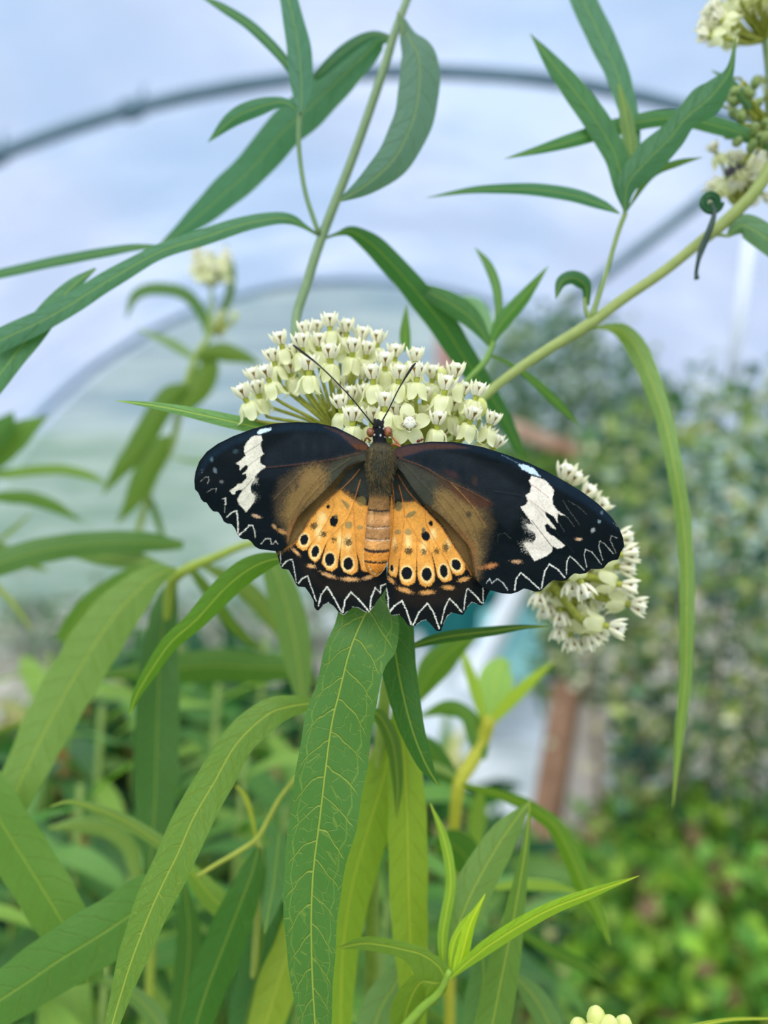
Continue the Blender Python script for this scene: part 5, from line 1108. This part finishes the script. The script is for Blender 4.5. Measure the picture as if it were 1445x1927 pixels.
# eyes
M_EYE = pbr('compound_eye', (152, 92, 48), 0.25, scale=1800, col2=(92, 42, 24), spec=0.6)
def ball(name, px, py, D, rx, ry, rz, mat, parent, label=None):
    c = at(px, py, D); V = []; nj, ni = 15, 24
    for j in range(nj):
        b = -PI/2+PI*j/(nj-1)
        for i in range(ni):
            a = 2*PI*i/ni; d = cam_d3((math.cos(b)*math.cos(a)*rx, math.cos(b)*math.sin(a)*ry, math.sin(b)*rz)); V.append(tuple(c+d*0.0001))
    o = mesh_obj(name, V, grid_faces(nj, ni, True), mat, parent)
    if label: o['label'] = label
    return o
def cam_d3(v): return CAMR @ Vector(v)
ball('eye', 697, 813.5, 0.1497, 7.6, 9.5, 8.5, M_EYE, bf, 'brown left eye'); ball('eye', 730, 812.5, 0.1493, 8.4, 10, 8.5, M_EYE, bf, 'brown right eye')
M_BLK = pbr('black_horn', (18, 18, 24), 0.45, scale=900, col2=(30, 30, 36))
pxtube('palp', [(707, 802, 4, .1490), (706, 793, 3.4, .1485), (705, 788, 2, .1482)], M_BLK, bf); pxtube('palp', [(717, 802, 4, .1490), (720, 794, 3.2, .1485), (721, 791, 1.5, .1482)], M_BLK, bf)
pxtube('antenna', [(702, 799, 1.5, .1488), (685, 778, 1.3, .1475), (655, 742, 1.25, .145), (620, 706, 1.4, .1425), (595, 683, 1.6, .141), (580, 671, 2.4, .1402), (563, 658, 2.6, .1395), (551, 649, 1.6, .139)], M_BLK, bf, n=60)
pxtube('antenna', [(720, 791, 1.5, .1488), (733, 767, 1.3, .1475), (747, 738, 1.3, .146), (757, 720, 1.5, .145), (768, 702, 2.4, .144), (777, 689, 2.6, .1435), (782, 683, 1.4, .143)], M_BLK, bf, n=60)
M_LEG = pbr('leg_tan', (186, 116, 74), 0.5, scale=900, col2=(150, 90, 60))
pxtube('leg', [(732, 842, 2.6, .1518), (742, 836, 2.4, .1508), (752, 841, 2.2, .1512), (760, 852, 1.6, .154)], M_LEG, bf); pxtube('leg', [(738, 822, 1.8, .1515), (745, 830, 2.4, .1505), (754, 842, 2.2, .152)], M_LEG, bf)
pxtube('leg', [(697, 830, 2.0, .1518), (690, 824, 2.0, .1516), (684, 834, 1.6, .154)], M_LEG, bf)
# fur on the thorax: one mass of fine hairs
VV = []; FF = []; CC = []
r = random.Random(3)
for k in range(1500):
    y = r.uniform(834, 930); a = r.uniform(0.05, PI-0.05); c = float(np.interp(y, st[:, 0], st[:, 1])); R = float(np.interp(y, st[:, 0], st[:, 2]))
    x = c+R*math.cos(a); D = .15-R*.92*math.sin(a)*.0001; L = r.uniform(5, 11); dx = math.cos(a)*L*.55+r.uniform(-2, 2); dy = L*r.uniform(.5, 1)*(1 if y > 840 else -.3)
    P = [at(x, y, D), at(x+dx*.6, y+dy*.5, D-.00022*math.sin(a)), at(x+dx*.8, y+dy, D-.00018*math.sin(a))]
    v, f = tube_geo(P, [.000022, .000018, .000005], 3, False); o_ = len(VV); VV += v; FF += [tuple(o_+i for i in q) for q in f]
    cc = S(r.choice([(96, 86, 58), (60, 56, 42), (130, 110, 72), (44, 44, 40), (80, 76, 56)])); CC += [cc]*len(v)
o = mesh_obj('fur', VV, FF, M_FUR, bf, attrs={'col': ('FLOAT_COLOR', CC)}); o['kind'] = 'stuff'

# ------------------------------------------------------------------ small insects on the flowers
def insect(name, px, py, D, L, rot, cols, label, cat):
    c = at(px, py, D); e = empty(name, tuple(c), label, cat); m = pbr(name+'_shell', cols[0], .4, scale=900, col2=cols[1]); ca, sa = math.cos(rot), math.sin(rot)
    N = [(-.5, .03), (-.42, .14), (-.2, .2), (.0, .1), (.1, .06), (.2, .15), (.3, .13), (.36, .06), (.42, .12), (.5, .1), (.56, .02)]
    pxtube('body', [(px+ca*a*L, py-sa*a*L, b*L, D) for a, b in N], m, e, n=40, seg=14)
    for k in (-1, 0, 1):
        for s in (-1, 1):
            x0, y0 = px+ca*(.15+k*.08)*L, py-sa*(.15+k*.08)*L
            dx, dy = (-sa*s*.35+ca*k*.25)*L, (-ca*s*.35-sa*k*.25)*L
            pxtube('leg', [(x0, y0, .03*L, D), (x0+dx*.6, y0+dy*.6, .025*L, D-.0002), (x0+dx, y0+dy, .015*L, D+.0005)], m, e, seg=6)
    return e
insect('ant', 790, 829, .1525, 14, .4, ((120, 44, 24), (90, 30, 18)), 'tiny reddish ant on the open flower beside the right forewing', 'ant')
insect('fly', 1382, 318, .208, 44, .5, ((56, 52, 62), (88, 84, 96)), 'dark fly on the upper right flower head', 'fly')
